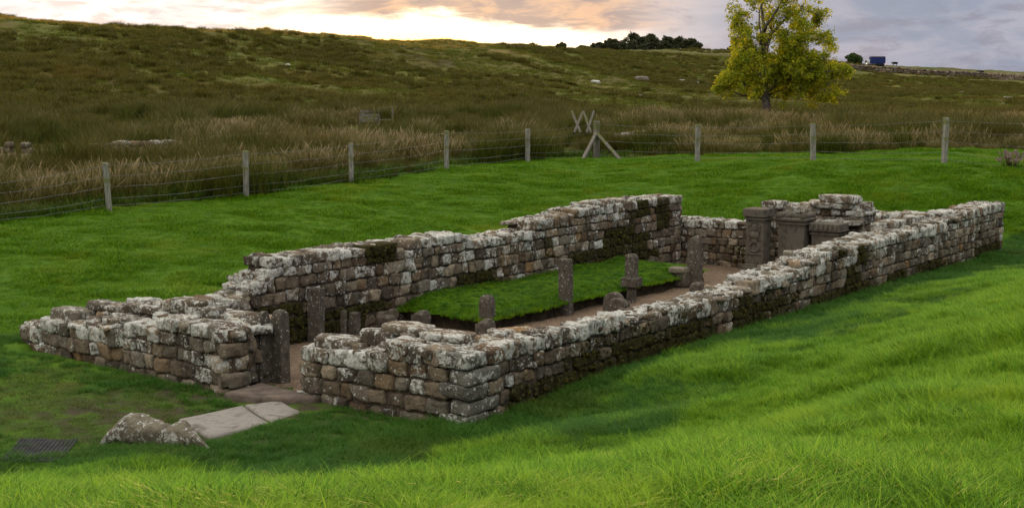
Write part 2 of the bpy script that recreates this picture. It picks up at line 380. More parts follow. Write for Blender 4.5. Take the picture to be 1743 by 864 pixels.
class Stones:
    def __init__(s): s.c = []; s.h = []; s.yaw = []; s.pitch = []; s.l = []; s.m = []; s.t = []
    def add(s, c, half, yaw=0., pitch=0., lich=.5, moss=0., tint=None):
        s.c.append(c); s.h.append(half); s.yaw.append(yaw); s.pitch.append(pitch); s.l.append(lich); s.m.append(moss)
        s.t.append(tint if tint is not None else PAL[rng.choice(len(PAL), p=PALW)] * rng.uniform(.6, 1.3))
    def build(s, name, parent, n=4, p=5., mat_=None, rough=.07, link=True):
        if not s.c: return None
        T, Fc = TPL[n]; N = len(s.c); h = np.array(s.h, float); C = np.array(s.c, float)
        # round the box: superellipsoid radius
        q = T / (np.sum(np.abs(T) ** p, 1) ** (1 / p))[:, None]
        q = q * .5 + .5 * T / (np.sum(np.abs(T) ** (p * 3), 1) ** (1 / (p * 3)))[:, None]
        jit = rng.uniform(-1, 1, (N, 8, 3)) * (.12, .07, .15)
        ww = np.stack([((1 + (a * 2 - 1) * T[:, 0]) / 2) * ((1 + (b * 2 - 1) * T[:, 1]) / 2) * ((1 + (c * 2 - 1) * T[:, 2]) / 2) for a in (0, 1) for b in (0, 1) for c in (0, 1)], 1)
        X = (q[None] + np.einsum('tk,nkd->ntd', ww, jit)) * h[:, None, :]
        off = rng.uniform(0, 50, (N, 1, 3)); Xn = X * 11 + off
        dis = .9 * (vn(Xn[..., 0] * .45, Xn[..., 1] * .45, Xn[..., 2] * .45, 30) - .5) + (vn(Xn[..., 0], Xn[..., 1], Xn[..., 2], 31) - .5) + .5 * (vn(Xn[..., 0] * 2.3, Xn[..., 1] * 2.3, Xn[..., 2] * 2.3, 32) - .5)
        X = X + q[None] * (dis * rough * 2 * h.min(1)[:, None].clip(0, .2))[..., None] * 1.6
        cp, sp = np.cos(s.pitch)[:, None], np.sin(s.pitch)[:, None]
        x, z = X[..., 0] * cp - X[..., 2] * sp, X[..., 0] * sp + X[..., 2] * cp
        cy, sy = np.cos(s.yaw)[:, None], np.sin(s.yaw)[:, None]
        X = np.stack([x * cy - X[..., 1] * sy, x * sy + X[..., 1] * cy, z], -1) + C[:, None, :]
        nt = len(T); rep = lambda a: np.repeat(np.array(a, float), nt, axis=0)
        FF = (Fc[None] + (np.arange(N) * nt)[:, None, None]).reshape(-1, 4)
        return mk(name, X.reshape(-1, 3), FF, mat_ or M_STONE, parent, attrs={'tint': rep(s.t), 'lich': rep(s.l), 'moss': rep(s.m)}, link=link)

def uvl(p, z): return P(p[0], p[1], z)
def wall(label, p0, p1, thick, prof_out, prof_in=None, base=-.1, ch=.19, wmin=.13, wmax=.34, moss=None, ends=(True, True), name='stone_wall', quoin=1., top_n=2.6, lich_bias=0., skew=0.):
    """a coursed wall in plan coordinates; the outer face runs p0->p1, thickness goes to the left of that line"""
    p0 = np.array(p0, float); p1 = np.array(p1, float); L = np.linalg.norm(p1 - p0); d = (p1 - p0) / L; nrm = np.array((-d[1], d[0])) * np.sign(thick); th = abs(thick)
    prof_in = prof_in or prof_out
    po = lambda s: np.interp(s, [a for a, b in prof_out], [b for a, b in prof_out])
    pi_ = lambda s: np.interp(s, [a for a, b in prof_in], [b for a, b in prof_in])
    mid = P(*(p0 + d * L / 2), 0)
    root = empty(name, (mid[0], mid[1], 0), label, 'wall', 'stone walls of the ruin')
    st = Stones(); mossn = []
    yaw_d = YAW + math.atan2(d[1], d[0]); seed = int(rng.integers(1000))
    mossf = moss or (lambda s, z, side: 0.)
    zc = [base]
    while zc[-1] < 2.2: zc.append(zc[-1] + ch * rng.uniform(.85, 1.15))
    def pt(s, t, z): q = p0 + d * (s + skew * t / th * max(0., 1 - s / L)) + nrm * t; return P(q[0], q[1], z)
    def wav(s, z): return (vn(s * .5, z * 2, 0, seed) - .5) * .05
    def face(side):
        prof = po if side == 0 else pi_
        for k in range(len(zc) - 1):
            z0, z1 = zc[k], zc[k + 1]; s = rng.uniform(-.1, 0)
            s = 0.; hc = z1 - z0
            while s < L:
                wd = rng.uniform(wmin, wmax) * (1.15 if rng.random() < .2 else 1)
                if s + wd > L - .08: wd = L - s
                if wd < .09: break
                sc = s + wd / 2; top = prof(sc); zz = (z0 + z1) / 2
                if z1 <= top + hc * .45:
                    is_top = (z1 + hc > top + hc * .45)
                    dep = rng.uniform(.11, .17) * (1.25 if is_top else 1)
                    zoff = wav(sc, zz)
                    hh = hc / 2 * (1.0 if not is_top else rng.uniform(.95, 1.15))
                    if is_top: hh = max(hh, (top - z0) / 2 * rng.uniform(.93, 1.04)); hh = min(hh, hc * .85)
                    prot = rng.normal(0, .012) - (.015 if is_top else 0)
                    t = dep + prot if side == 0 else th - dep - prot
                    m_ = mossf(sc, zz, side)
                    l_ = (.86 if is_top else .3 + .36 * sm(zz, .2, top)) + rng.normal(0, .24) - .35 * m_ + lich_bias
                    st.add(pt(sc, t, z0 + hh + zoff), (wd / 2 - .009, dep, hh - .009), yaw_d + rng.normal(0, .02), rng.normal(0, .025), l_, m_)
                    if m_ > .45:
                        for _ in range(int(m_ * 4.5)):
                            q = pt(s + rng.uniform(0, wd), t + (-dep + rng.uniform(-.012, .012) if side == 0 else dep + rng.uniform(-.012, .012)), z0 + rng.uniform(-.02, hc))
                            mossn.append(q)
                s += wd
    face(0); face(1)
    for e, flag in enumerate(ends):                            # end faces
        if not flag: continue
        s0 = 0. if e == 0 else L
        for k in range(len(zc) - 1):
            z0, z1 = zc[k], zc[k + 1]; hc = z1 - z0; t = 0.
            top = max(po(s0), pi_(s0))
            if z1 > top + hc * .45: continue
            is_top = (z1 + hc > top + hc * .45)
            lens = [.42, .26] if k % 2 else [.27, .4]
            while t < th - .1:
                wd = lens[0] if t == 0 else rng.uniform(.2, .38)
                if t + wd > th - .12: wd = th - t
                dep = (.2 if k % 2 else .15) * quoin
                hh = hc / 2 * (1.05 if is_top else 1)
                st.add(pt(s0 + (dep - .02) * (1 if e == 0 else -1), t + wd / 2, z0 + hh), (dep, wd / 2 - .006 + (.012 if t == 0 else 0), hh - .004), yaw_d - (math.atan2(skew, th) if e == 0 else 0) + rng.normal(0, .02), 0, .5 + .3 * is_top + rng.normal(0, .12), mossf(s0, z0, 2))
                t += wd
    st.build('masonry', root, 6, 9., rough=.12)
    # rubble and capping along the top
    tp = Stones(); step = .19; s = .05
    while s < L - .05:
        t = .13
        while t < th - .08:
            a = t / th; top = po(s) * (1 - a) + pi_(s) * a
            sz = (rng.uniform(.06, .19), rng.uniform(.05, .14), rng.uniform(.025, .06))
            tp.add(pt(s + rng.uniform(-.07, .07), t + rng.uniform(-.05, .05), top - .045 + rng.uniform(-.02, .02)), sz, rng.uniform(0, 3.1), rng.normal(0, .09), .78 + rng.normal(0, .18) + lich_bias, .0)
            t += rng.uniform(.13, .24)
        s += rng.uniform(.12, .24)
    tp.build('capping_rubble', root, 4, 5., rough=.16)
    # hearting between the faces
    ns = max(2, int(L / .12)); V = []; Fc = []
    for i in range(ns + 1):
        s = .06 + (L - .12) * i / ns
        for t, f_, inset in ((.04, po, 0), (.3 * th, po, 1), (.7 * th, pi_, 1), (th - .04, pi_, 0)):
            V.append(pt(s, t, base - .1 if not inset and False else f_(s) - .075 + rng.uniform(-.02, .02)))
    nb = len(V)
    for i in range(ns + 1):
        s = .06 + (L - .12) * i / ns
        V.append(pt(s, .04, base - .2)); V.append(pt(s, th - .04, base - .2))
    for i in range(ns):
        for k in range(3): Fc.append((i * 4 + k, i * 4 + k + 1, i * 4 + k + 5, i * 4 + k + 4))
        b0, b1 = nb + i * 2, nb + i * 2 + 2
        Fc.append((i * 4, i * 4 + 4, b1, b0)); Fc.append((i * 4 + 3, b0 + 1, b1 + 1, i * 4 + 7))
    for i, bb in ((0, nb), (ns, nb + ns * 2)): Fc.append((i * 4, i * 4 + 1, i * 4 + 2, i * 4 + 3, bb + 1, bb))
    mk('mortar_core', V, Fc, M_CORE, root, smooth=False)
    if mossn:
        ms = Stones()
        for q in mossn: ms.add(q, rng.uniform(.01, .034, 3) * (1, 1, .9), rng.uniform(0, 3), 0, 0, 1.2, (.05, .045, .015))
        ms.build('moss', root, 2, 2.6, M_MOSS, .3)
    return root, pt
M_MOSS = simple_mat('cushion_moss', (.014, .013, .004), (.04, .034, .008), 14, 1., .9, (.10, .085, .012), 60, .03)

def mossR(s, z, side):
    if side: return 0.
    m = .55 * sm(vn(s * .7, z * 2.2, 0, 77), .42, .7) * sm(z, 1.1, .1)
    m += .85 * sm(abs(s - 11.3), 1.3, .3) * sm(vn(s * 3, z * 4, 0, 5), .25, .5)
    m += .75 * sm(z, .42, .1) * sm(vn(s * 1.1, 3, 0, 6), .3, .6) + .5 * sm(abs(s - 3.6), 2.8, .8) * sm(z, .75, .3)
    m += .8 * sm(z, .62 - .02 * s, .1) * sm(s, 8.8, 9.8) * sm(s, 19.5, 16) * sm(vn(s * 2.2, z * 3, 0, 16), .2, .55)
    m += .42 * sm(s, 1.4, 2.4) * sm(s, 9.2, 7.4) * sm(z, .85, .45) * sm(vn(s * 1.9, z * 2.6, 0, 19), .36, .6)
    return min(1.1, m)
def mossL(s, z, side):
    if side == 0: return 0.
    m = .8 * sm(vn(s * .8, z * 2.4, 0, 78), .5, .72) + .75 * sm(abs(s - 12.9), 1.6, .4) * sm(vn(s * 2, z * 3, 0, 15), .42, .65)
    m += .8 * sm(abs(s - 2.4), 1.6, .5) * sm(z, .75, .3)
    return min(1., m)

# right-hand long wall
wall('long low wall running from the near corner away to the right, mossy outer face', (.5, .1), (21.75, .0), .72,
     [(0, .86), (.5, .84), (2.2, .80), (4.2, .77), (6.1, .76), (7.8, .81), (9.3, .82), (9.5, .95), (10.9, 1.05), (13.4, 1.06), (16.3, 1.12), (18.8, 1.18), (21.2, 1.25)],
     [(0, .86), (1.6, .78), (3.3, .74), (5.7, .70), (7.5, .78), (9.3, .86), (9.5, .95), (11.7, 1.1), (14.2, 1.16), (17.9, 1.2), (20.6, 1.28), (21.2, 1.24)],
     moss=mossR, ends=(False, True), wmin=.14, wmax=.33)
# left-hand long wall: inner face is at v = 5.5
pL = [(0, .72), (.5, .8), (.85, .95), (1.1, 1.12), (1.3, 1.14), (1.36, 1.36), (1.9, 1.33), (3.0, 1.35), (4.24, 1.34), (4.28, 1.16), (4.5, 1.17), (4.52, 1.36), (6.1, 1.32), (6.18, 1.18), (8.2, 1.27), (8.3, 1.43), (9.8, 1.5), (10.6, 1.5), (10.7, 1.64), (12.3, 1.62), (14.3, 1.56)]
wall('tall long wall along the far left side, stepping up to the right, behind the grass bench', (.95, 6.14), (15.3, 6.25), -.68, pL, moss=mossL, ends=(True, True), wmin=.15, wmax=.33, ch=.188)
# front wall, right of the doorway
rootFR, ptFR = wall('short front wall right of the doorway, ending in big squared corner stones', (.02, .3), (.02, 2.7), -1.0,
     [(0, .9), (1.08, .88), (1.1, .70), (2.3, .68)], [(0, .86), (.6, .9), (1.2, .96), (1.7, .9), (1.9, .72), (2.3, .66)], ends=(False, True), wmin=.2, wmax=.36, ch=.205, lich_bias=.05)
q = Stones()
zq = -.16
for k, hq in enumerate([.15, .19, .17, .185, .18, .19]):
    lu, lv = ((.62, .3), (.4, .46))[k % 2]
    if k == 4: lu = .66
    q.add(P(lu / 2 - .03, lv / 2 - .05, zq + hq / 2), (lu / 2, lv / 2, hq / 2 - .004), YAW + rng.normal(0, .015), 0, .62 + .25 * (k == 5) + .15 * (k == 1), 0, np.array((.15, .145, .12)) * rng.uniform(.85, 1.2))
    if k % 2 == 1 : q.add(P(.54, .17 - .05, zq + hq / 2), (.15, .16, hq / 2 - .005), YAW, 0, .6, 0)
    zq += hq
q.build('corner_stone', rootFR, 6, 6)
# front wall, left of the doorway
rootFL, ptFL = wall('broken front wall left of the doorway, sloping down to the left into grass', (-.36, 3.5), (.12, 8.95), -1.05,
     [(0, .84), (1.7, .82), (1.72, .66), (2.7, .58), (3.6, .54), (4.5, .48), (5.4, .25)], [(0, .80), (1.2, .86), (2.3, .88), (3.4, .8), (4.4, .62), (5.4, .34)], ends=(True, True), wmin=.17, wmax=.36, base=-.3, ch=.19, quoin=1.9, lich_bias=.02, skew=.5)
q = Stones()
for (s, t, z, hx, hy, hz, yw, pt_) in [(1.55, .62, .93, .3, .19, .11, .1, .04), (1.15, .55, .88, .24, .15, .09, .3, 0), (4.35, .3, .56, .3, .22, .1, .1, .05), (2.15, .75, .87, .16, .13, .07, .5, 0), (3.3, .6, .73, .28, .2, .05, .8, .05), (2.7, .6, .78, .34, .2, .06, .4, .1), (3.9, .65, .68, .3, .17, .06, .2, .1), (.8, .8, .84, .25, .2, .05, .3, 0), (2.6, .25, .66, .2, .17, .05, 1.0, .15), (5.2, .3, .2, .32, .26, .16, 0, .1)]:
    q.add(ptFL(s, t, z), (hx, hy, hz), YAW + math.pi / 2 + yw, pt_, .75, 0)
q.build('capstone', rootFL, 6, 5)
q = Stones()
for (s, t, z, hx, hy, hz, yw, pt_) in [(1.2, .72, .94, .3, .22, .06, .2, .04), (.55, .7, .93, .34, .2, .05, .1, 0), (2.0, .32, .74, .34, .22, .07, .4, .05), (1.5, .5, .83, .22, .13, .1, .3, 0), (1.75, .75, .82, .2, .15, .06, .8, .0)]:
    q.add(ptFR(s, t, z), (hx, hy, hz), YAW + math.pi / 2 + yw, pt_, .8, 0)
q.build('capstone', rootFR, 6, 5)
# back walls
rootB, ptB = wall('back wall left of the three altars, patchy moss on its inner face', (16.0, 3.6), (16.0, 6.1), .7, [(0, 1.02), (2.5, 1.05)], ends=(False, False), ch=.19,
     moss=lambda s, z, side: .5 * sm(vn(s * 2, z * 3, 0, 8), .4, .7) if side else 0)  # moss in noise patches over the whole inner face
wall('raised block of masonry behind the altars, topped with rubble', (16.75, 1.45), (16.75, 3.75), .85, [(0, 1.38), (2.3, 1.36)], ends=(True, True), ch=.17)
rb = [o for o in COL.objects if o.get('label', '').startswith('raised block')][0]
q = Stones()
for (u, v, z, hx, hy, hz) in [(16.0, 1.95, 1.62, .42, .3, .1), (16.1, 2.1, 1.47, .5, .38, .07), (16.1, 2.75, 1.44, .2, .15, .06), (16.3, 2.6, 1.5, .2, .16, .05), (16.0, 1.6, 1.46, .13, .12, .08), (15.95, 3.5, 1.43, .26, .2, .09), (15.8, 1.9, 1.12, .5, .2, .05), (16.2, 1.45, 1.5, .14, .12, .07)]:
    q.add(P(u, v, z), (hy, hx, hz), YAW + rng.normal(0, .1), 0, .8, .1)
q.build('capstone', rb, 6, 5)
wall('low back wall right of the altars, meeting the long right wall', (18.2, .6), (18.2, 3.4), .75, [(0, 1.22), (2.8, 1.2)], ends=(False, True), ch=.17)

# ------------------------------------------------------------------ gravel floor, bench, slabs
def sheet(name, corners, z, m, nseg=(2, 2), noise_a=0.):
    c = [np.array(q, float) for q in corners]; V = []; Fc = []
    for i in range(nseg[0] + 1):
        for j in range(nseg[1] + 1):
            a, b = i / nseg[0], j / nseg[1]
            q = c[0] * (1 - a) * (1 - b) + c[1] * a * (1 - b) + c[2] * a * b + c[3] * (1 - a) * b
            V.append(P(q[0], q[1], z + noise_a * (fbm(q[0] * 2, q[1] * 2, seed=4) - .5)))
    for i in range(nseg[0]):
        for j in range(nseg[1]):
            k = i * (nseg[1] + 1) + j; Fc.append((k, k + nseg[1] + 1, k + nseg[1] + 2, k + 1))
    return mk(name, V, Fc, m)
def gravel_mat():
    m, t = mat('red_brown_gravel'); c = objco(t)
    vo = t.n('ShaderNodeTexVoronoi', i={'Vector': c, 'Scale': 42})
    col = t.mix(.55, t.ramp(t.n('ShaderNodeSeparateColor', i={0: vo.outputs['Color']}).outputs[0], [(0, (.06, .042, .028)), (.5, (.17, .115, .075)), (1, (.33, .25, .18))]), t.ramp(t.noise(c, 2.5, 5, .6), [(.3, (.075, .052, .034)), (.7, (.18, .125, .082))]))
    principled(t, col, .95, vo.outputs[0], .9, .02); return m
M_GRAVEL = gravel_mat()
tag(sheet('gravel_floor', [(-.05, 2.7), (15.3, 2.7), (15.3, 5.6), (.3, 5.6)], .0, M_GRAVEL, (90, 18), .05), kind='structure')
o = sheet('gravel_floor', [(.8, .6), (15.7, .6), (15.7, 2.7), (.8, 2.7)], .0, M_GRAVEL, (90, 12), .05); tag(o, kind='structure')

M_SLAB = simple_mat('pinkish_flagstone', (.09, .082, .07), (.24, .218, .192), 4, .9, .6, (.175, .158, .138), 30, .02)
M_SLABD = simple_mat('worn_brown_step', (.07, .055, .042), (.16, .125, .1), 5, .9, .5)
def block(name, quad, z0, z1, m, parent=None, bev=.02, amp=.01, nn=8):
    """a slab with a given plan quad (uv), softly irregular"""
    T, Fc = TPL[6]; c = [np.array(q, float) for q in quad]; V = []
    for t in T:
        a, b = (t[0] + 1) / 2, (t[1] + 1) / 2
        q = c[0] * (1 - a) * (1 - b) + c[1] * a * (1 - b) + c[2] * a * b + c[3] * (1 - a) * b
        cen = sum(c) / 4; e = max(abs(t[0]), abs(t[1]))
        z = z0 + (z1 - z0) * (t[2] + 1) / 2
        if abs(t[2]) > .99 and e > .99: q = q + (cen - q) / np.linalg.norm(cen - q) * bev; 
        n_ = (fbm(q[0] * 4, q[1] * 4, z * 4, seed=14) - .5) * amp * 2
        V.append(P(q[0] + n_, q[1] - n_, z + n_))
    return mk(name, V, Fc, m, parent, smooth=False)
b = block('paving_slab', [(-1.66, 3.05), (-2.0, 2.12), (-1.15, 2.05), (-.75, 2.95)], -.1, .045, M_SLAB)
tag(b, 'large pale pink flagstone lying flat before the doorway', 'paving slab')
b = block('paving_slab', [(-.72, 2.94), (-1.12, 2.04), (-.55, 2.15), (-.3, 2.75)], -.1, .05, M_SLAB)
tag(b, 'smaller pinkish flagstone between the large slab and the brown step', 'paving slab')
b = block('door_step', [(-.55, 3.5), (-.42, 2.8), (.0, 2.35), (.12, 3.55)], -.1, .1, M_SLABD)
tag(b, 'worn brown stone step lying across the doorway', 'step')
for kk, (u0, v0) in enumerate([(.55, 2.5), (.9, 4.2), (1.3, 4.7)]):
    q = Stones(); q.add(P(u0, v0, .04), (.09, .06, .05), rng.uniform(0, 3), 0, .3, 0)
    o = q.build('loose_stone', None, 4, 4)
    tag(o, ['small stone lying on the gravel right of the doorway', 'small stone on the gravel behind the door post', 'small stone on the gravel near the left wall'][kk], 'stone', 'loose stones on the gravel')

# grass bench along the left wall
M_EARTH = simple_mat('dark_earth_edge', (.012, .009, .006), (.05, .037, .022), 7, 1., 1., None, 22, .05)
BU0, BU1, BV0, BV1 = 5.15, 12.75, 3.62, 5.5
def bench_edge(u): return BV0 + .26 * (vn(u * 1.3, 0, 0, 41) - .5) + .9 * sm(u, 11.6, 13.2) * 0
def bench_top(u, v):
    e = np.minimum.reduce([v - bench_edge(u), u - BU0, (BU1 - u)])
    return (.37 + .16 * (fbm(u * 1.3, v * 1.3, seed=51) - .5)) * (.62 + .38 * sm(e, 0, .4))
nu, nv_ = 120, 30; V = []; Fc = []
us = np.linspace(BU0, BU1, nu); 
for i, u in enumerate(us):
    vs = np.linspace(float(bench_edge(u)), BV1 + .15, nv_)
    for v in vs: V.append(P(u, v, float(bench_top(u, v))))
for i in range(nu - 1):
    for j in range(nv_ - 1):
        k = i * nv_ + j; Fc.append((k, k + nv_, k + nv_ + 1, k + 1))
benchr = empty('grass_bench', tuple(P(9, 4.5, 0)), 'raised turf bench with a crumbling earth edge, inside the left wall', 'bench')
mk('turf_top', V, Fc, M_GROUND, benchr)
ring = [(u, float(bench_edge(u)), 0) for u in us] ; V = []; Fc = []
path = [(BU0, v) for v in np.linspace(BV1 + .15, BV0, 24)] + [(u, float(bench_edge(u))) for u in us] + [(BU1, v) for v in np.linspace(BV0, BV1, 20)]
for i, (u, v) in enumerate(path):
    tp = float(bench_top(min(max(u, BU0), BU1), v)) 
    for k in range(6):
        a = k / 5; z = tp * (1 - a) - .05 * a
        n_ = (fbm(u * 5, v * 5 + 3, z * 7, seed=61) - .5) * .16
        du = -n_ - .06 * math.sin(a * 3.1) if i < 24 else 0; dv = -n_ + .07 * math.sin(a * 3.1) if i >= 24 else 0
        if k == 0: du = dv = 0
        V.append(P(u - du, v + dv, z))
for i in range(len(path) - 1):
    for k in range(5): q0 = i * 6 + k; Fc.append((q0, q0 + 1, q0 + 7, q0 + 6))
mk('earth_edge', V, Fc, M_EARTH, benchr)

# ------------------------------------------------------------------ generic solids
def rings(name, levels, m, parent=None, yaw=0., smooth=False, nseg=1, tilt=(0, 0), base=(0, 0, 0), amp=.006, seed=0):
    """box-section turned shape: levels = (z, half x, half y[, dx, dy])"""
    V = []; Fc = []; k = 4 * nseg
    for lv in levels:
        z, a, b = lv[:3]; dx, dy = (lv[3], lv[4]) if len(lv) > 3 else (0, 0)
        cs = [(-a, -b), (a, -b), (a, b), (-a, b)]
        for i in range(4):
            p, q_ = cs[i], cs[(i + 1) % 4]
            for j in range(nseg):
                t = j / nseg; V.append([p[0] * (1 - t) + q_[0] * t + dx + tilt[0] * z, p[1] * (1 - t) + q_[1] * t + dy + tilt[1] * z, z])
    for i in range(len(levels) - 1):
        for j in range(k): Fc.append((i * k + j, i * k + (j + 1) % k, (i + 1) * k + (j + 1) % k, (i + 1) * k + j))
    Fc.append(tuple(range(k))[::-1]); Fc.append(tuple((len(levels) - 1) * k + j for j in range(k)))
    V = np.array(V); n_ = fbm(V[:, 0] * 6 + seed * 3, V[:, 1] * 6, V[:, 2] * 6, seed=71) - .5
    V[:, 0] += n_ * amp * 2; V[:, 1] -= n_ * amp * 2
    c, s = math.cos(yaw), math.sin(yaw)
    V = np.stack([V[:, 0] * c - V[:, 1] * s, V[:, 0] * s + V[:, 1] * c, V[:, 2]], -1) + np.array(base)
    return mk(name, V, Fc, m, parent, smooth)
def tubeVF(pts, rad, k=6):
    V = []; Fc = []; pts = [Vector(p) for p in pts]
    for i, p in enumerate(pts):
        d = (pts[min(i + 1, len(pts) - 1)] - pts[max(i - 1, 0)]).normalized()
        a = d.orthogonal().normalized() if i == 0 else (a - d * a.dot(d)).normalized(); b = d.cross(a)
        for j in range(k):
            t = 2 * math.pi * j / k; V.append(tuple(p + (a * math.cos(t) + b * math.sin(t)) * rad[i]))
    for i in range(len(pts) - 1):
        for j in range(k): Fc.append((i * k + j, i * k + (j + 1) % k, (i + 1) * k + (j + 1) % k, (i + 1) * k + j))
    Fc.append(tuple(range(k))[::-1]); Fc.append(tuple((len(pts) - 1) * k + j for j in range(k)))
    return V, Fc
def merge(parts):
    V = []; Fc = []
    for v, f in parts:
        o = len(V); V += [tuple(q) for q in v]; Fc += [tuple(i + o for i in ff) for ff in f]
    return V, Fc

# ------------------------------------------------------------------ altars
def altar(name, u, v, hw, hd, ht, label, kind):
    base = tuple(P(u, v, .0)); r = empty(name, base, label, 'altar', 'carved stone altars')
    yw = YAW
    b0 = [(0, hd + .06, hw + .06), (.1, hd + .06, hw + .06), (.11, hd + .045, hw + .045), (.15, hd + .05, hw + .05), (.17, hd + .02, hw + .02), (.2, hd + .025, hw + .025), (.22, hd, hw)]
    rings('plinth', b0, M_GREY, r, yw, nseg=4, base=base)
    t1 = ht - .3
    rings('shaft', [(.221, hd - .004, hw - .004)] + [(.22 + (t1 - .22) * i / 8, hd - .002, hw - .002) for i in range(1, 9)], M_GREY, r, yw, nseg=5, base=base, amp=.008)
    cap = [(t1, hd + .003, hw + .003), (t1 + .03, hd + .015, hw + .015), (t1 + .032, hd + .003, hw + .003), (t1 + .05, hd + .003, hw + .003), (t1 + .055, hd + .035, hw + .03), (t1 + .09, hd + .04, hw + .035), (t1 + .095, hd + .012, hw + .012), (t1 + .11, hd + .012, hw + .012), (t1 + .13, hd + .06, hw + .05)]
    if kind == 1: cap += [(ht - .02, hd + .065, hw + .055), (ht, hd + .05, hw + .04)]
    if kind == 2: cap += [(t1 + .17, hd + .07, hw + .07), (t1 + .2, hd + .03, hw + .05)]
    if kind == 3: cap += [(t1 + .14, hd + .078, hw + .075), (t1 + .145, hd + .05, hw + .05), (ht - .01, hd + .05, hw + .05), (ht, hd + .04, hw + .04)]
    rings('cornice', cap, M_GREY, r, yw, nseg=6, base=base, amp=.007)
    def box(c, h):                                             # c in (u,v,z)
        V, Fc = TPL[2]; q = V / (np.sum(np.abs(V) ** 8, 1) ** (1 / 8))[:, None]
        W = P(u + c[0] + q[:, 0] * h[0], v + c[1] + q[:, 1] * h[1], c[2] + q[:, 2] * h[2]); return W.tolist(), Fc.tolist()
    if kind == 2:
        for sg in (-1, 1):
            pts = [P(u - hd - .06 + a * (2 * hd + .12) / 6, v + sg * (hw - .02), t1 + .24) for a in range(7)]
            mk('scroll', *tubeVF(pts, [.075, .078, .066, .06, .066, .078, .075], 12), M_GREY, r)
        pts = [P(u - hd + .02, v - hw * .45, t1 + .2), P(u - hd + .02, v, t1 + .27), P(u - hd + .02, v + hw * .45, t1 + .2)]
        mk('pediment', *tubeVF(pts, [.05, .07, .05], 8), M_GREY, r)
        mk('top_dish', *tubeVF([P(u + .03, v, t1 + .18), P(u + .03, v, t1 + .25)], [.17, .15], 16), M_GREY, r)
    if kind == 3:
        parts = [box((-hd - .055, (i - 2.5) * hw * .36, ht - .075), (.02, hw * .12, .06)) for i in range(6)]
        mk('dentil_band', *merge(parts), M_GREY, r, smooth=False)
    if kind == 1:
        f = -hd - .01; parts = [box((f, 0, 1.02), (.03, .05, .09)), box((f, 0, .86), (.035, .11, .09)), box((f, .0, .74), (.03, .07, .07)), box((f, -.11, .98), (.022, .02, .1)), box((f, .11, .9), (.022, .02, .08))]
        for i in range(7):
            a = math.pi * (i + .5) / 7; parts.append(box((f, math.cos(a) * .1, 1.05 + math.sin(a) * .1), (.018, .012, .014)))
        mk('relief_figure', *merge(parts), M_GREY, r)
        pts = [P(u + f, v + math.cos(a) * .115, .6 + math.sin(a) * .1) for a in np.linspace(0, 2 * math.pi, 17)]
        mk('carved_wreath', *merge([tubeVF(pts, [.022] * 17, 6), box((f, 0, .44), (.012, hw - .04, .012)), box((f, 0, .76), (.012, hw - .04, .008))]), M_GREY, r)
    if kind == 2:
        pass
    return r
altar('altar', 14.62, 3.28, .21, .19, 1.44, 'tall dark altar carved with a figure and wreath, leftmost of three', 1)
altar('altar', 14.95, 2.56, .3, .22, 1.36, 'plain faced middle altar with rolled scrolls on its top', 2)
altar('altar', 15.1, 1.86, .29, .22, 1.16, 'shortest altar with a toothed band below its flat top, rightmost', 3)

# ------------------------------------------------------------------ posts and stumps
def post(u, v, h, hu, hv, label, top='round', yaw=.0, tilt=(0, 0), z0=-.05, group='cast posts inside the ruin', name='stone_post'):
    base = tuple(P(u, v, z0)); h = h - z0; hu *= .74; hv *= .74
    lv = [(0, hu, hv)] + [(h * i / 6, hu * (1 + .03 * math.sin(i * 2.1)), hv * (1 + .03 * math.cos(i * 1.7))) for i in range(1, 6)]
    if top == 'round': lv += [(h - .09, hu * .97, hv * .97), (h - .04, hu * .85, hv * .85), (h - .01, hu * .6, hv * .6), (h, hu * .35, hv * .3)]
    elif top == 'flat': lv += [(h - .02, hu, hv), (h, hu * .93, hv * .93)]
    elif top == 'worn': lv += [(h - .12, hu * .95, hv, .0, 0), (h - .05, hu * .8, hv * .75, hu * .1, -hv * .1), (h, hu * .4, hv * .45, hu * .3, -hv * .3)]
    o = rings(name, [(q[0], q[1], q[2]) + tuple(q[3:]) for q in lv], M_POST, None, YAW + yaw, True, 4, tilt, (0, 0, 0), .012, seed=u)
    # soften: keep hard sides by splitting normals at sharp angles
    o.data.polygons.foreach_set('use_smooth', np.zeros(len(o.data.polygons), dtype=bool))
    o.location = base
    return tag(o, label, 'post', group)
post(.42, 3.84, .98, .13, .11, 'dark stained door post standing against the left door jamb', 'worn')
post(.60, 3.66, 1.0, .11, .12, 'lichened right-hand one of the paired door posts by the gravel', 'round')
post(3.02, 5.38, .86, .13, .14, 'square upright post against the left wall, just inside the doorway', 'flat', yaw=.3)
post(3.4, 5.15, .48, .05, .05, 'thin short stake beside the square post inside the doorway', 'flat')
post(3.6, 5.1, .42, .1, .09, 'low broad stump beside the thin stake', 'flat', yaw=.2)
post(4.28, 5.0, .30, .16, .14, 'low round topped stone seen over the front wall', 'round')
post(4.84, 4.75, .32, .17, .15, 'stepped stump near the corner of the grass bench', 'worn')
post(5.3, 3.72, .62, .14, .13, 'reddish round topped post at the near edge of the bench', 'round', yaw=.15)
post(4.7, 3.3, .34, .17, .15, 'low stepped stump in front of the round topped post', 'worn')
post(7.5, 3.62, 1.0, .12, .14, 'tall flat topped post rising from the middle of the bench edge', 'flat', yaw=.15, tilt=(0, .02))
post(11.94, 3.42, 1.05, .14, .17, 'tall pointed post near the far end of the bench', 'worn', tilt=(0, -.01))
post(10.7, 2.7, .3, .17, .14, 'small stump just showing over the right long wall', 'round')
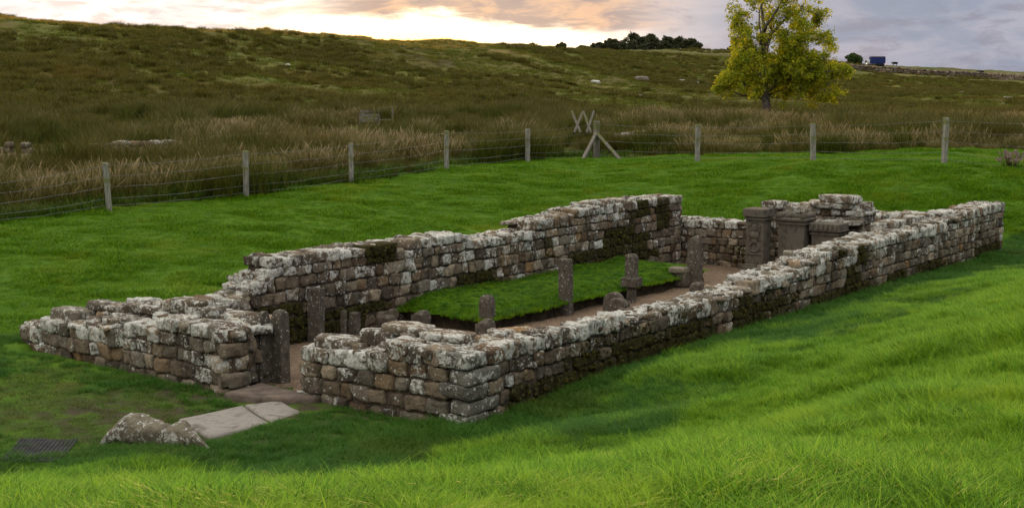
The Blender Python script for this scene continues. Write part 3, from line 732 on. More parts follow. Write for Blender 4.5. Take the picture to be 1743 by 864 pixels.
# the little altar like post with a block base
base = P(9.43, 3.42, 0); r = empty('stepped_pillar', tuple(base), 'short pillar on a square block, on the bench edge between two tall posts', 'pillar')
rings('lower_shaft', [(0, 0.072, 0.072), (.3, 0.064, 0.068)], M_POST, r, YAW, nseg=3, base=tuple(base), amp=.015)
rings('block', [(.3, 0.128, 0.144), (.31, 0.144, 0.160), (.46, 0.144, 0.160), (.48, 0.120, 0.136)], M_POST, r, YAW + .1, nseg=4, base=tuple(base), amp=.015)
rings('upper_shaft', [(.48, 0.088, 0.100), (.7, 0.088, 0.096), (.86, 0.080, 0.096), (.92, 0.056, 0.056)], M_POST, r, YAW, nseg=4, base=tuple(base), amp=.015)
q = Stones(); q.add(P(11.7, 3.62, .15), (.14, .16, .18), YAW, 0, .2, 0); q.add(P(11.68, 3.64, .36), (.15, .18, .06), YAW, 0, .3, 0)
o = q.build('stone_block', None, 6, 5); tag(o, 'low stone block at the far end of the grass bench', 'stone')
def slabstone(name, pts, u, v, th, label, yaw=0.):
    """upright slab: outline in (across, z)"""
    n = len(pts); V = []; Fc = []
    for k, (off, sc) in enumerate(((-th, .93), (-th * .7, 1), (th * .7, 1), (th, .93))):
        cz = .25
        for a, z in pts: V.append((off, a * sc, cz + (z - cz) * sc))
    for k in range(3):
        for i in range(n): Fc.append((k * n + i, k * n + (i + 1) % n, (k + 1) * n + (i + 1) % n, (k + 1) * n + i))
    Fc.append(tuple(range(n))[::-1]); Fc.append(tuple(3 * n + i for i in range(n)))
    o = mk(name, V, Fc, M_POST, None, False); o.location = tuple(P(u, v, 0)); o.rotation_euler = (0, 0, YAW + yaw); return tag(o, label, 'stone', 'upright stones by the gravel path')
arc = [(.2 * math.cos(t), .3 + .2 * math.sin(t)) for t in np.linspace(0, math.pi, 9)]
slabstone('upright_stone', [(-.18, -.1)] + [(-a, z) for a, z in arc] + [(.2, -.1)], 7.5, 2.62, .07, 'rounded dark headstone like slab leaning behind a squared stone')
slabstone('upright_stone', [(-.17, -.1), (-.17, .36), (-.1, .42), (.02, .46), (.14, .43), (.17, .35), (.17, -.1)], 7.22, 2.34, .08, 'squared grey stone in front of the rounded slab')

# ------------------------------------------------------------------ boulder group by the path, mat
def ridge_rock(name, prof, label, seed):
    """an irregular rock: (px, py of its top, half depth) along its length, sitting on the ground"""
    V = []; Fc = []; K = 26; n = 34; xs = np.linspace(0, 1, n); t0 = np.linspace(0, 1, len(prof))
    for i, a in enumerate(xs):
        px = np.interp(a, t0, [q[0] for q in prof]); py = np.interp(a, t0, [q[1] for q in prof]); dp = np.interp(a, t0, [q[2] for q in prof]); pb = np.interp(a, t0, [q[3] for q in prof])
        g = GZ(px, pb, 0.03); gz = tz(g[0], g[1] + dp) - .06; k = g[1] / F; top = gz + .06 + (pb - py) * k * .93; hz = (top - gz) / 2; end = math.sin(math.pi * min(1, max(0, a)) ) ** .35 if 0 < a < 1 else .05
        for j in range(K):
            th_ = 2 * math.pi * j / K; c, s_ = math.cos(th_), math.sin(th_)
            yy = math.copysign(abs(c) ** .75, c) * dp * end; zz = math.copysign(abs(s_) ** .8, s_) * hz * end
            X_, Y_, Z_ = g[0], g[1] + dp + yy, gz + hz + zz
            d = (fbm(X_ * 5, Y_ * 5, Z_ * 5, seed, 4) - .5) * .16
            V.append((X_ + d * .5, Y_ + d * c, Z_ + d * s_))
    for i in range(n - 1):
        for j in range(K): Fc.append((i * K + j, i * K + (j + 1) % K, (i + 1) * K + (j + 1) % K, (i + 1) * K + j))
    Fc.append(tuple(range(K))[::-1]); Fc.append(tuple((n - 1) * K + j for j in range(K)))
    N = len(V); o = mk(name, V, Fc, M_STONE, None, attrs={'tint': np.tile((.17, .15, .11), (N, 1)), 'lich': np.full(N, .66), 'moss': np.full(N, .12)})
    return tag(o, label, 'boulder')
ridge_rock('boulder', [(166, 742, .08, 752), (180, 722, .17, 752), (195, 709, .22, 752), (212, 704, .23, 754), (230, 707, .22, 755), (248, 714, .17, 757), (266, 717, .17, 759), (285, 722, .17, 762), (303, 720, .17, 765), (322, 732, .15, 768), (342, 748, .12, 771), (358, 763, .08, 773)], 'long low lichened rock with a hump at its left end, left of the flagstones', 3)
def mat_mat():
    m, t = mat('rubber_mesh'); principled(t, t.ramp(t.noise(objco(t), 9, 3), [(.3, (.02, .02, .022)), (.7, (.055, .052, .056))]), .8, None); return m
M_RUB = mat_mat()
parts = []; c0 = np.array(GZ(66, 769, .0)); e1 = np.array((1, .12, 0)); e1 /= np.linalg.norm(e1); e2 = np.array((-.12, 1, 0)); e2 /= np.linalg.norm(e2)
zmat = tz(c0[0], c0[1])
for i in range(23):
    for (a, b_, nn_) in ((e1, e2, i),):
        o_ = c0 + b_ * (i / 22 - .5) * .96
        pts = [o_ + a * s_ for s_ in np.linspace(-.3, .3, 14)]; pts = [(p[0], p[1], tz(p[0], p[1]) + .012) for p in pts]; parts.append(tubeVF(pts, [.012] * 14, 4))
        if i > 14: continue
        o_ = c0 + a * (i / 14 - .5) * .6
        pts = [o_ + b_ * s_ for s_ in np.linspace(-.48, .48, 14)]; pts = [(p[0], p[1], tz(p[0], p[1]) + .014) for p in pts]; parts.append(tubeVF(pts, [.012] * 14, 4))
tag(mk('rubber_mat', *merge(parts), M_RUB), 'dark rubber mesh mat sunk in worn grass at the left edge', 'mat')

# ------------------------------------------------------------------ wire fence
def wood_mat(name, g=(.05, .046, .038), lt=(.22, .2, .165), moss_=(.11, .13, .02)):
    m, t = mat(name); c = objco(t)
    st = t.n('ShaderNodeMapping', i={0: c, 3: (30, 30, 2.5)}).outputs[0]
    col = t.ramp(t.noise(st, 1., 5, .7), [(.3, g), (.65, lt)])
    col = t.mix(t.step(t.noise(c, 2.2, 3), .5, .62, 0, .75), col, moss_)
    principled(t, col, .9, t.noise(st, 1.5, 4), .6, .02); return m
M_WOOD = wood_mat('dark_weathered_wood')
M_FPOST = wood_mat('pale_fence_post_wood', (.08, .078, .062), (.31, .3, .25))
M_WIRE = simple_mat('galvanised_wire', (.1, .1, .1), (.2, .2, .2), 3, .5, 0)
fence = empty('wire_fence', G(898, 277, 50), 'post and wire fence crossing the photo between mown grass and rushes', 'fence')
FP = [(-60, 398, 315, 30.5), (187, 360, 277, 34), (419, 337, 257, 37.5), (598, 312, 243, 42), (760, 291, 222, 47), (898, 277, 220, 50), (1015, 273, 207, 52), (1187, 275, 213, 49), (1384, 275, 210, 45), (1607, 278, 201, 42), (1830, 284, 205, 40)]
tops = []
for k, (px, pb, pt_, D) in enumerate(FP):
    b = np.array(G(px, pb, D)); zt = H - D * float(slope(pt_)); zb = tz(b[0], b[1])
    h = zt - zb + .25; w_ = .074 if k != 6 else .1; tl = (rng.normal(0, .012), rng.normal(0, .012))
    if k == 1: tl = (-.05, 0)
    o = rings('post', [(0, w_, w_)] + [(h * i / 5, w_ * (1 + .04 * math.sin(i * 1.9 + k)), w_) for i in range(1, 5)] + [(h - .02, w_ * .98, w_), (h + rng.uniform(-.02, .03), w_ * .8, w_ * .8)], M_FPOST if k != 6 else M_WOOD, None, rng.uniform(0, .5), False, 3, tl, (0, 0, 0), .012, seed=k)
    o.location = Vector((b[0], b[1], zb - .25)) - fence.location; o.parent = fence
    if k == 6: o['label'] = 'mossy corner post with two sloping braces'
    tops.append(Vector((b[0] + tl[0] * h, b[1] - w_ - .004, zt)))
for f_ in (.06, .28, .5, .74, 1.0):
    for a, b in zip(tops[:-1], tops[1:]):
        za, zb2 = tz(a.x, a.y), tz(b.x, b.y)
        A_ = Vector((a.x, a.y, a.z - f_ * (a.z - za))) ; B_ = Vector((b.x, b.y, b.z - f_ * (b.z - zb2)))
        if f_ == 1.0: A_.z += .15; B_.z += .15
        pts = []
        for i in range(9):
            t = i / 8; p = A_.lerp(B_, t); p.z -= .05 * math.sin(math.pi * t) * rng.uniform(.6, 1.2); pts.append(p)
        mk('wire', *tubeVF(pts, [.006] * 9, 4), M_WIRE, fence)
cp = tops[6]
for px, py, D in ((992, 266, 50.8), (1056, 273, 51)):
    e = Vector(G(px, py, D)); e.z = tz(e.x, e.y) - .05
    mk('brace', *tubeVF([Vector((cp.x, cp.y - .02, cp.z - .45)), cp.lerp(e, .55) + Vector((0, 0, -.2)), e], [.085, .085, .085], 4), M_WOOD, fence, smooth=False)

# ------------------------------------------------------------------ stile, steps
base = Vector(G(985, 222, 62)); base.z = tz(base.x, base.y)
stile = empty('ladder_stile', tuple(base), 'tops of crossed timbers of a stile standing in brown rushes beyond the corner post', 'stile')
def pxz(px, py, D): q = G(px, py, D); return Vector(q)
for (a, b) in (((973, 189), (988, 226)), ((992, 190), (977, 226)), ((993, 190), (1006, 226)), ((1011, 189), (998, 226))):
    mk('timber', *tubeVF([pxz(*a, 62), pxz(*b, 61.5)], [.075, .075], 4), M_WOOD, stile, smooth=False)
base = Vector(G(635, 208, 72)); base.z = tz(base.x, base.y)
steps = empty('wooden_steps', tuple(base), 'short flight of pale wooden steps with thin rail post at the hill foot', 'steps')
for i, (x0, x1, y_) in enumerate(((612, 640, 206), (612, 643, 201), (613, 646, 196), (613, 650, 190))):
    D = 76 + i * 1.0; p, q_ = pxz(x0, y_, D), pxz(x1, y_, D)
    c = (p + q_) / 2; mk('tread', *merge([tubeVF([p, q_], [.11, .11], 4)]), M_WOOD, steps, smooth=False)
    for e in (p, q_):
        zz = min(tz(e.x, e.y) - .1, e.z - .15); mk('tread_support', *tubeVF([Vector((e.x, e.y, zz)), Vector((e.x, e.y, e.z))], [.05, .05], 4), M_WOOD, steps, smooth=False)
mk('walkway', *tubeVF([pxz(640, 188, 80), pxz(668, 182, 81)], [.06, .06], 4), M_WOOD, steps, smooth=False)
e = pxz(668, 182, 77); mk('rail_post', *tubeVF([Vector((e.x, e.y, tz(e.x, e.y) - .1)), e], [.06, .06], 4), M_WOOD, steps, smooth=False)
mk('rail', *tubeVF([pxz(640, 204, 77), pxz(668, 204, 77)], [.05, .05], 4), M_WOOD, steps, smooth=False)

# ------------------------------------------------------------------ field walls, rocks
EX = [(q_[0], q_[1] - 2.2, 2.6) for q_ in (G(628, 200, 76), G(655, 200, 77), G(640, 195, 78))] + [(G(632, 200, d_)[0], d_, 1.7) for d_ in (71., 68.5, 66., 63.5, 61.)]
def surf(px, py, D0=60., D1=700.):
    D_ = np.linspace(D0, D1, 2600); sl_ = float(slope(py)); x_ = G(px, py, 1.)[0] * D_
    k_ = np.nonzero(H - D_ * sl_ <= terr(x_, D_))[0]
    if len(k_): i_ = k_[0]
    else: i_ = int(np.argmin(np.abs(D_ - np.interp((px - CX) / F, KA, KD[4]) + 6)))
    return float(x_[i_]), float(D_[i_]), tz(x_[i_], D_[i_])
def rubble_wall(label, pts, h, name='field_wall', n=3, step=.32):
    """pts: (px, py of the top, D); stones piled up to the surveyed top"""
    if step > .5: P3 = [Vector(surf(p[0], p[1], 250)) + Vector((0, 0, h)) for p in pts]
    else:
        P3 = [Vector(G(*p)) for p in pts]; EX.extend([(p.x * (1 - t_) + q_.x * t_, p.y * (1 - t_) + q_.y * t_ - 1.1, 1.35) for p, q_ in zip(P3[:-1], P3[1:]) for t_ in (0, .33, .67)] if P3[0].x < 0 else [])
    mid = P3[len(P3) // 2]
    r = empty(name, (mid.x, mid.y, tz(mid.x, mid.y)), label, 'wall', 'dry stone walls across the moor'); st = Stones()
    for a, b in zip(P3[:-1], P3[1:]):
        L = (b - a).length; m = max(1, int(L / step)); yw = math.atan2(b.y - a.y, b.x - a.x)
        for i in range(m):
            p = a.lerp(b, (i + .5) / m); g_ = tz(p.x, p.y) - .1; top = max(p.z, g_ + h * .6) * 1. + rng.normal(0, h * .06); nl = max(1, int((top - g_) / (step * .55)))
            for k in range(nl):
                hz = (top - g_) / nl / 2; hx = step * .5 * rng.uniform(.8, 1.25)
                st.add((p.x + rng.normal(0, .04), p.y + rng.normal(0, .06), g_ + hz * (2 * k + 1)), (hx, step * .6, hz * rng.uniform(.9, 1.1)), yw + rng.normal(0, .12), rng.normal(0, .08), (.55 if step < .5 else .12) + rng.normal(0, .2), .2)
    st.build('rubble', r, n, 4, rough=.1)
    return r
rubble_wall('tumbled bit of field wall in the rushes at the far left edge', [(-60, 243, 46), (0, 244, 46), (30, 239, 46), (60, 245, 46)], .5)
rubble_wall('tumbled stretch of field wall behind the leftmost fence post', [(152, 243, 47), (195, 241, 47), (230, 242, 48), (270, 238, 49), (315, 240, 50)], .5)
rubble_wall('tumbled stretch of field wall behind the second fence post', [(335, 239, 51), (370, 233, 52), (420, 228, 54), (465, 228, 56)], .5)
rubble_wall('low heap of wall stones in the rushes right of the corner post', [(1040, 228, 58), (1062, 229, 58), (1064, 226, 59), (1085, 223, 60), (1130, 218, 62)], .3)
rw = [(px_, py_, 0) for px_, py_ in ((1425, 118), (1470, 121), (1520, 124), (1570, 128), (1620, 130), (1680, 133), (1743, 137), (1820, 140), (1900, 144))]
rubble_wall('long dark roadside field wall along the right skyline', rw, 1.5, step=.9)
rocks = [(1014, 139, 15, 6, 145, .95, 'smaller white rock on the green hillside, left of the grey boulder'), (1093, 134, 22, 9, 150, .35, 'big grey boulder on the green hillside left of the tree'),
         (1160, 138, 11, 5, 160, .95, 'white rock on the hillside, right of the grey boulder'), (1186, 140, 6, 4, 160, .9, 'tiny pale rock beside the tree crown on the left'),
         (1083, 162, 18, 4, 120, .8, 'flat pinkish rock lying below the grey boulder'), (1636, 157, 8, 3, 200, .9, 'small white rock on the moor right of the tree'),
         (1716, 166, 14, 4, 190, .9, 'flat white rock on the moor near the right edge'), (490, 111, 9, 3, 120, .8, 'small pale rock high on the left hillside')]
for px, py, wd, ht, D, li, lab in rocks:
    p = None
    for D_ in np.linspace(60, 420, 1400):                      # where that bearing meets the hill
        q_ = G(px, py + ht / 2, D_)
        if q_[2] <= tz(q_[0], q_[1]) + .05: p = q_; break
    if p is None: p = G(px, py, D)
    k = p[1] / F; q = Stones(); zt_ = tz(p[0], p[1])
    hx, hz = wd * k / 2, max(ht * k / 2, .1)
    q.add((p[0], p[1], zt_ + hz * .9), (hx, hx * .7, hz), rng.uniform(-.3, .3), rng.normal(0, .05), .3 if li < .5 else 1.1, 0, np.array((.2, .17, .14)) if li < .5 else np.array((.42, .41, .4)))
    q.add((p[0] + hx * .5, p[1] - .1, zt_ + hz * .5), (hx * .5, hx * .5, hz * .6), 1, 0, .3 if li < .5 else 1.1, 0, np.array((.2, .17, .14)) if li < .5 else np.array((.4, .39, .38)))
    tag(q.build('rock', None, 6, 3.2, rough=.15), lab, 'rock', 'rocks on the hillside')

# ------------------------------------------------------------------ trees
def leaf_mat(name, stops, trans=.35):
    m, t = mat(name); br = t.n('ShaderNodeAttribute', attribute_name='br').outputs['Fac']
    col = t.ramp(br, stops)
    d = t.n('ShaderNodeBsdfPrincipled', i={'Base Color': col, 'Roughness': .6, 'Specular IOR Level': .25}); tr = t.n('ShaderNodeBsdfTranslucent', i={0: col})
    t.n('ShaderNodeOutputMaterial', i={0: t.n('ShaderNodeMixShader', i={0: trans, 1: d, 2: tr})}); return m
M_LEAF = leaf_mat('yellowing_ash_leaves', [(0, (.11, .16, .008)), (.4, (.26, .30, .012)), (.75, (.42, .42, .016)), (1, (.55, .45, .02))], .55)
M_DLEAF = leaf_mat('dark_leaves', [(0, (.02, .028, .01)), (.6, (.04, .048, .014)), (1, (.075, .06, .02))], .2)
M_GLEAF = leaf_mat('green_leaves', [(0, (.03, .055, .012)), (.6, (.05, .085, .018)), (1, (.09, .12, .03))], .2)
M_BARK = simple_mat('grey_bark', (.05, .042, .034), (.2, .175, .145), 6, .95, .8, None, 12, .05)
def leaves(cents, rads, n_each, size, seed=0, flat=.8, asp=2.2):
    """small leaf faces filling uneven clumps"""
    r_ = np.random.default_rng(seed); C = []; B = []
    for c, rd, n_ in zip(cents, rads, n_each):
        d = r_.normal(size=(n_, 3)); d /= np.linalg.norm(d, axis=1)[:, None]
        rr = r_.random(n_) ** .45; p = np.array(c) + d * (rr * rd)[:, None] * (1, 1, flat)
        C.append(p); B.append(np.clip(r_.normal(.45, .2, n_) + r_.normal(0, .12), 0, 1))
    C = np.concatenate(C); B = np.concatenate(B); n_ = len(C)
    a = r_.normal(size=(n_, 3)); a[:, 2] -= .5; a /= np.linalg.norm(a, axis=1)[:, None]
    b = np.cross(a, r_.normal(size=(n_, 3))); b /= np.linalg.norm(b, axis=1)[:, None]
    s = size * r_.uniform(.6, 1.4, n_)[:, None]
    V = np.stack([C - a * s * asp * .5, C + b * s * .5, C + a * s * asp * .5, C - b * s * .5], 1).reshape(-1, 3)
    return V, np.arange(n_ * 4).reshape(-1, 4), np.repeat(B, 4)
TD = 90.
tb = np.array(G(1305, 209, TD)); tb[2] = tz(tb[0], tb[1]) - .1
tree = empty('ash_tree', tuple(tb), 'tall ash tree with yellow green leaves standing alone in the rushes', 'tree')
k_ = TD / F
def T3(px, py, dep=0.): q = np.array(G(px, py, TD)); q[1] += dep; return q
trunk = [(1306, 212), (1305, 185), (1303, 160), (1300, 130), (1298, 100), (1301, 70), (1300, 40), (1296, 10), (1300, -20), (1305, -50)]
mk('trunk', *tubeVF([T3(*p) + (0, .1 * math.sin(i * 1.3), 0) for i, p in enumerate(trunk)], np.array([.42, .31, .27, .23, .19, .15, .11, .08, .05, .03]), 10), M_BARK, tree)
BOUGH = [[(1302, 128, 0), (1318, 105, -.3), (1345, 82, -.7), (1372, 66, -.9), (1402, 70, -.8)], [(1299, 85, 0), (1316, 55, .3), (1340, 32, .5), (1368, 16, .5), (1395, 24, .3)], [(1303, 158, 0), (1325, 138, -.6), (1355, 128, -1.1), (1385, 124, -1.3), (1420, 120, -1.0)],
         [(1300, 120, 0), (1286, 92, .4), (1272, 62, .6), (1262, 32, .5)], [(1303, 160, 0), (1282, 140, -.5), (1258, 128, -.9), (1236, 132, -.8)], [(1304, 172, 0), (1280, 162, .5), (1256, 158, .9), (1240, 156, 1.)], [(1304, 165, 0), (1335, 152, 1.), (1370, 145, 1.8), (1405, 148, 2.0)],
         [(1300, 110, 0), (1312, 80, 1.1), (1322, 50, 1.7), (1335, 15, 1.6)], [(1301, 140, 0), (1325, 118, 1.3), (1360, 100, 1.9), (1395, 98, 1.8)], [(1300, 100, 0), (1290, 75, -1.2), (1285, 45, -1.6), (1290, 5, -1.4)], [(1302, 140, 0), (1290, 120, -1.5), (1280, 110, -2.2)], [(1299, 60, 0), (1310, 30, -1.), (1330, -5, -1.2), (1350, -30, -1.)]]
limbs = []; ATT = [T3(x_, y_) for x_, y_ in trunk[2:]]
for bg_ in BOUGH:
    pts = [T3(*p) for p in bg_]; fine = [pts[0]]
    for a_, b_ in zip(pts[:-1], pts[1:]): fine += [a_ * .5 + b_ * .5 + np.array((rng.normal(0, .05), 0, rng.normal(0, .07))), b_]
    limbs.append(tubeVF(fine, np.linspace(.12, .025, len(fine)), 6)); ATT += fine[2:]
ATT = np.array(ATT)
lobes = [(1262, 22, 20), (1255, 42, 17), (1272, 44, 22), (1255, 65, 17), (1283, 68, 24), (1262, 82, 16), (1300, -12, 28), (1325, 2, 28), (1352, -8, 30), (1378, 8, 22), (1398, 17, 14), (1402, 30, 9), (1330, 32, 20), (1312, 50, 22),
         (1348, 42, 16), (1372, 58, 15), (1392, 60, 15), (1408, 72, 15), (1355, 78, 15), (1332, 78, 22), (1300, 100, 24), (1268, 104, 20), (1248, 122, 18), (1232, 134, 14), (1240, 150, 15), (1262, 146, 20), (1284, 128, 22), (1318, 118, 24),
         (1345, 104, 20), (1370, 108, 22), (1392, 100, 18), (1410, 112, 20), (1428, 118, 14), (1436, 122, 8), (1402, 132, 20), (1375, 135, 22), (1345, 138, 24), (1315, 150, 20), (1275, 158, 14), (1350, 162, 15), (1380, 160, 17), (1405, 158, 18), (1422, 162, 9), (1265, 168, 10), (1226, 152, 8), (1395, 38, 8), (1340, -40, 34), (1300, -50, 30), (1280, -22, 22)]
rf = np.random.default_rng(77)
for _ in range(40):                                            # inner clumps that close the lower crown
    a_, q_ = rf.uniform(0, 6.28), rf.random() ** .5; lobes.append((1328 + 92 * q_ * math.cos(a_), 122 + 32 * q_ * math.sin(a_), rf.uniform(12, 20)))
for _ in range(16):
    lobes.append((rf.uniform(1256, 1375), rf.uniform(-10, 105), rf.uniform(12, 20)))
lobes = [q_ for q_ in lobes if not (abs(q_[0] - 1305) < 24 and q_[1] > 142) and q_[1] < 166]
cents, rads, cnt = [], [], []
r2 = np.random.default_rng(5)
for (px, py, rr) in lobes:
    dmax = 2.9 * math.sqrt(max(.1, 1 - ((px - 1325) / 125) ** 2)); dep = r2.uniform(-dmax, dmax) * .85
    c = T3(px, py, dep)
    dd_ = np.linalg.norm(ATT - c, axis=1) + .9 * np.maximum(0, ATT[:, 2] - c[2] + .1); s0 = ATT[int(np.argmin(dd_))]
    m1 = s0 * .62 + c * .38 + (0, 0, -.12) + r2.normal(0, .12, 3); m2 = s0 * .25 + c * .75 + r2.normal(0, .13, 3)
    L = np.linalg.norm(c - s0); r0 = .02 + .012 * L
    limbs.append(tubeVF([s0, m1, m2, c], [r0, r0 * .7, r0 * .42, .018], 5))
    nsub = int(5 + rr * .42)
    for j in range(nsub):
        d = r2.normal(size=3); d /= np.linalg.norm(d); sc = c + d * rr * k_ * r2.uniform(.3, 1.25) * (1, 1, 1.)
        limbs.append(tubeVF([m2 * .3 + c * .7, (c + sc) / 2 + r2.normal(0, .06, 3), sc], [.022, .015, .007], 3))
        cents.append(sc); rads.append(r2.uniform(.25, .6)); cnt.append(int(r2.uniform(28, 66)))
mk('limbs', *merge(limbs), M_BARK, tree)
V, Fc, B = leaves(cents, rads, cnt, .085, 3, .8)
mk('crown', V, Fc, M_LEAF, tree, attrs={'br': B}, smooth=False)

def far_tree(px, pyb, wpx, hpx, D, label, group, mt, seed, lean=0., tr=.12, name='far_tree', dens=1., cat='tree'):
    r_ = np.random.default_rng(seed); D = min(D, float(np.interp((px - CX) / F, KA, KD[4])) - 4 - (seed % 3)); b = np.array(G(px, pyb, D)); b[2] = tz(b[0], b[1]) - .3
    top = H - D * float(slope(pyb - hpx)); h = max(1., top - b[2]); wd = wpx * D / F / 2 * 1.25
    o = empty(name, tuple(b), label, cat, group)
    mk('trunk', *tubeVF([b, b + (lean * h * .3, 0, h * .4), b + (lean * h, 0, h * .8)], [h * .05, h * .035, h * .012], 6), M_BARK, o)
    cs, rs, ns = [], [], []; nc = int(44 * dens)
    for i in range(nc):
        a = r_.uniform(0, 2 * math.pi); zz = r_.uniform(0., 1.); rad_ = math.sqrt(max(.05, 1 - (2 * zz - .85) ** 2 * .85)) * r_.uniform(.4, .85)
        cs.append(b + np.array((math.cos(a) * rad_ * wd + lean * h * zz, math.sin(a) * rad_ * wd, h * (tr + (1 - tr - .1) * zz)))); rs.append(min(wd, h / 2) * r_.uniform(.3, .5)); ns.append(150)
    V, Fc, B = leaves(cs, rs, ns, max(.12, D / F * 1.7), seed, .8, 1.5)
    mk('crown', V, Fc, mt, o, attrs={'br': B}, smooth=False); return o
gN = 'dark trees of the hilltop copse'
far = [(992, 90, 30, 12, 440, 'low dark bush at the left end of the hilltop copse', M_GLEAF), (1018, 90, 36, 17, 442, 'bushy dark tree second from the left end of the copse', M_DLEAF), (1042, 90, 42, 24, 445, 'dark tree left of the broad tallest one in the copse', M_DLEAF),
       (1078, 90, 52, 33, 446, 'broad tallest dark tree near the middle of the hilltop copse', M_DLEAF), (1105, 90, 42, 31, 448, 'tall dark tree just right of the broadest in the copse', M_DLEAF), (1133, 90, 38, 28, 450, 'dark tree in the right half of the hilltop copse', M_DLEAF),
       (1160, 90, 40, 28, 450, 'rounded dark tree second from the right end of the copse', M_DLEAF), (1178, 90, 30, 24, 450, 'dark tree closing the right end of the copse', M_DLEAF),
       (1085, 92, 30, 8, 425, 'low green bush in front of the tall copse trees, left of the other bush', M_GLEAF), (1132, 92, 34, 11, 428, 'low green bush in front of the right half of the copse', M_GLEAF)]
for i, (px, pb, wd, ht, D, lab, m_) in enumerate(far): far_tree(px, pb, wd, ht, D, lab, gN, m_, 100 + i)
far_tree(905, 85, 24, 11, 240, 'small rounded dark tree on the skyline, left of the wind bent one', None, M_DLEAF, 201, tr=.05)
far_tree(956, 89, 17, 17, 262, 'small spindly dark tree alone on the skyline left of the copse', None, M_DLEAF, 202, tr=.35, dens=.6)
far_tree(1206, 90, 12, 5, 450, 'tiny bush on the skyline between the copse and the ash tree', None, M_DLEAF, 203, tr=.05)
far_tree(1228, 91, 26, 7, 450, 'low bush on the skyline touching the ash crown on its left', None, M_DLEAF, 204, tr=.05)
far_tree(1262, 93, 46, 28, 450, 'dark tree showing through the left of the ash crown', None, M_DLEAF, 205)
far_tree(1452, 109, 25, 18, 440, 'small round green tree on the right skyline left of the blue truck', None, M_GLEAF, 206, tr=.06)

# ------------------------------------------------------------------ truck and cattle on the right skyline
def rbox(c, h, p=8, n=4):
    V, Fc = TPL[n]; q = V / (np.sum(np.abs(V) ** p, 1) ** (1 / p))[:, None]; return (q * h + np.array(c)).tolist(), Fc.tolist()
def plain(name, c, rough=.5, em=None):
    m, t = mat(name); 
    if em: t.n('ShaderNodeOutputMaterial', i={0: t.n('ShaderNodeEmission', i={0: em, 1: 3.})})
    else: principled(t, t.mix(t.noise(objco(t), 2, 3), c, tuple(q * .7 for q in c)), rough)
    return m
TKD = 425.; tp_ = np.array(G(1488, 119, TKD)); zt = float(terr(tp_[:1], tp_[1:2])[0]); zt = max(zt, tp_[2])
truck = empty('box_truck', (tp_[0], tp_[1], zt), 'dark blue box truck with lit headlamp driving along the skyline road', 'truck')
sc = TKD / F; x0, y0 = tp_[0], tp_[1]
M_BLUE = plain('blue_truck_paint', (.02, .035, .13)); M_WHITE = plain('white_cab_paint', (.5, .5, .52)); M_TYRE = plain('black_rubber', (.02, .02, .02), .8)
mk('cargo_box', *rbox((x0 + .9, y0, zt + 2.05), (2.45, 1.2, 1.15), 20), M_BLUE, truck, smooth=False)
mk('box_edge_trim', *rbox((x0 + .9, y0, zt + 3.23), (2.47, 1.22, .05), 20), plain('orange_trim', (.4, .18, .08)), truck, smooth=False)
mk('cab', *rbox((x0 - 2.2, y0, zt + 1.35), (.6, 1.1, .95), 6), M_WHITE, truck)
mk('windscreen', *rbox((x0 - 2.72, y0, zt + 1.7), (.1, .95, .4), 10), plain('dark_glass', (.03, .035, .04), .1), truck)
mk('chassis', *rbox((x0 + .2, y0, zt + .7), (2.9, .9, .14), 20), M_TYRE, truck, smooth=False)
for wx in (-2.1, 1.2, 2.5):
    for sy in (-1, 1): mk('wheel', *tubeVF([(x0 + wx, y0 + sy * .85, zt + .48), (x0 + wx, y0 + sy * 1.12, zt + .48)], [.48, .48], 14), M_TYRE, truck)
mk('headlight', *rbox((x0 - 2.83, y0 - .8, zt + .95), (.06, .14, .12), 4), plain('lit_headlamp', None, em=(1, .85, .6)), truck)
mk('tail_light', *rbox((x0 + 3.37, y0 - .9, zt + .85), (.05, .12, .1), 4), plain('lit_tail_lamp', None, em=(1, .1, .05)), truck)
M_COW = plain('black_hide', (.012, .011, .01), .8)
def cow(px, py, D, label, s=1.):
    b = np.array(G(px, py, D)); D = min(D, float(np.interp((px - CX) / F, KA, KD[4])) - 2); b = np.array(G(px, py, D)); z = tz(b[0], b[1]) - .15; b[2] = z
    V = []; parts = []
    e = lambda c, h, p=2.4: parts.append(rbox((b[0] + c[0] * s, b[1] + c[1] * s, z + c[2] * s), tuple(q * s for q in h), p))
    e((0, 0, 1.0), (.85, .36, .42), 3); e((-.75, 0, 1.12), (.35, .2, .26)); e((-1.12, 0, .98), (.3, .15, .17)); e((.8, 0, 1.0), (.2, .3, .36))
    for lx in (-.6, .65):
        for ly in (-.2, .2): parts.append(tubeVF([(b[0] + lx * s, b[1] + ly * s, z + .9 * s), (b[0] + (lx + .05) * s, b[1] + ly * s, z + .45 * s), (b[0] + lx * s, b[1] + ly * s, z)], [.14 * s, .08 * s, .07 * s], 6))
    parts.append(tubeVF([(b[0] + .98 * s, b[1], z + 1.25 * s), (b[0] + 1.05 * s, b[1], z + .6 * s)], [.04 * s, .03 * s], 5))
    for sy in (-1, 1): parts.append(tubeVF([(b[0] - .95 * s, b[1] + sy * .12 * s, z + 1.2 * s), (b[0] - .92 * s, b[1] + sy * .3 * s, z + 1.15 * s)], [.05 * s, .02 * s], 5))
    o = mk('cow', *merge(parts), M_COW); 
    # fuse into one continuous body
    rm = o.modifiers.new('fuse', 'REMESH'); rm.mode = 'VOXEL'; rm.voxel_size = .05 * s; rm.use_smooth_shade = True
    return tag(o, label, 'cow', 'cattle on the far field')
cow(1523, 116, 500, 'black cow grazing on the skyline right of the blue truck', 1.1)
cow(1669, 129, 400, 'black cow mostly hidden behind the field wall near the right edge', 1.)

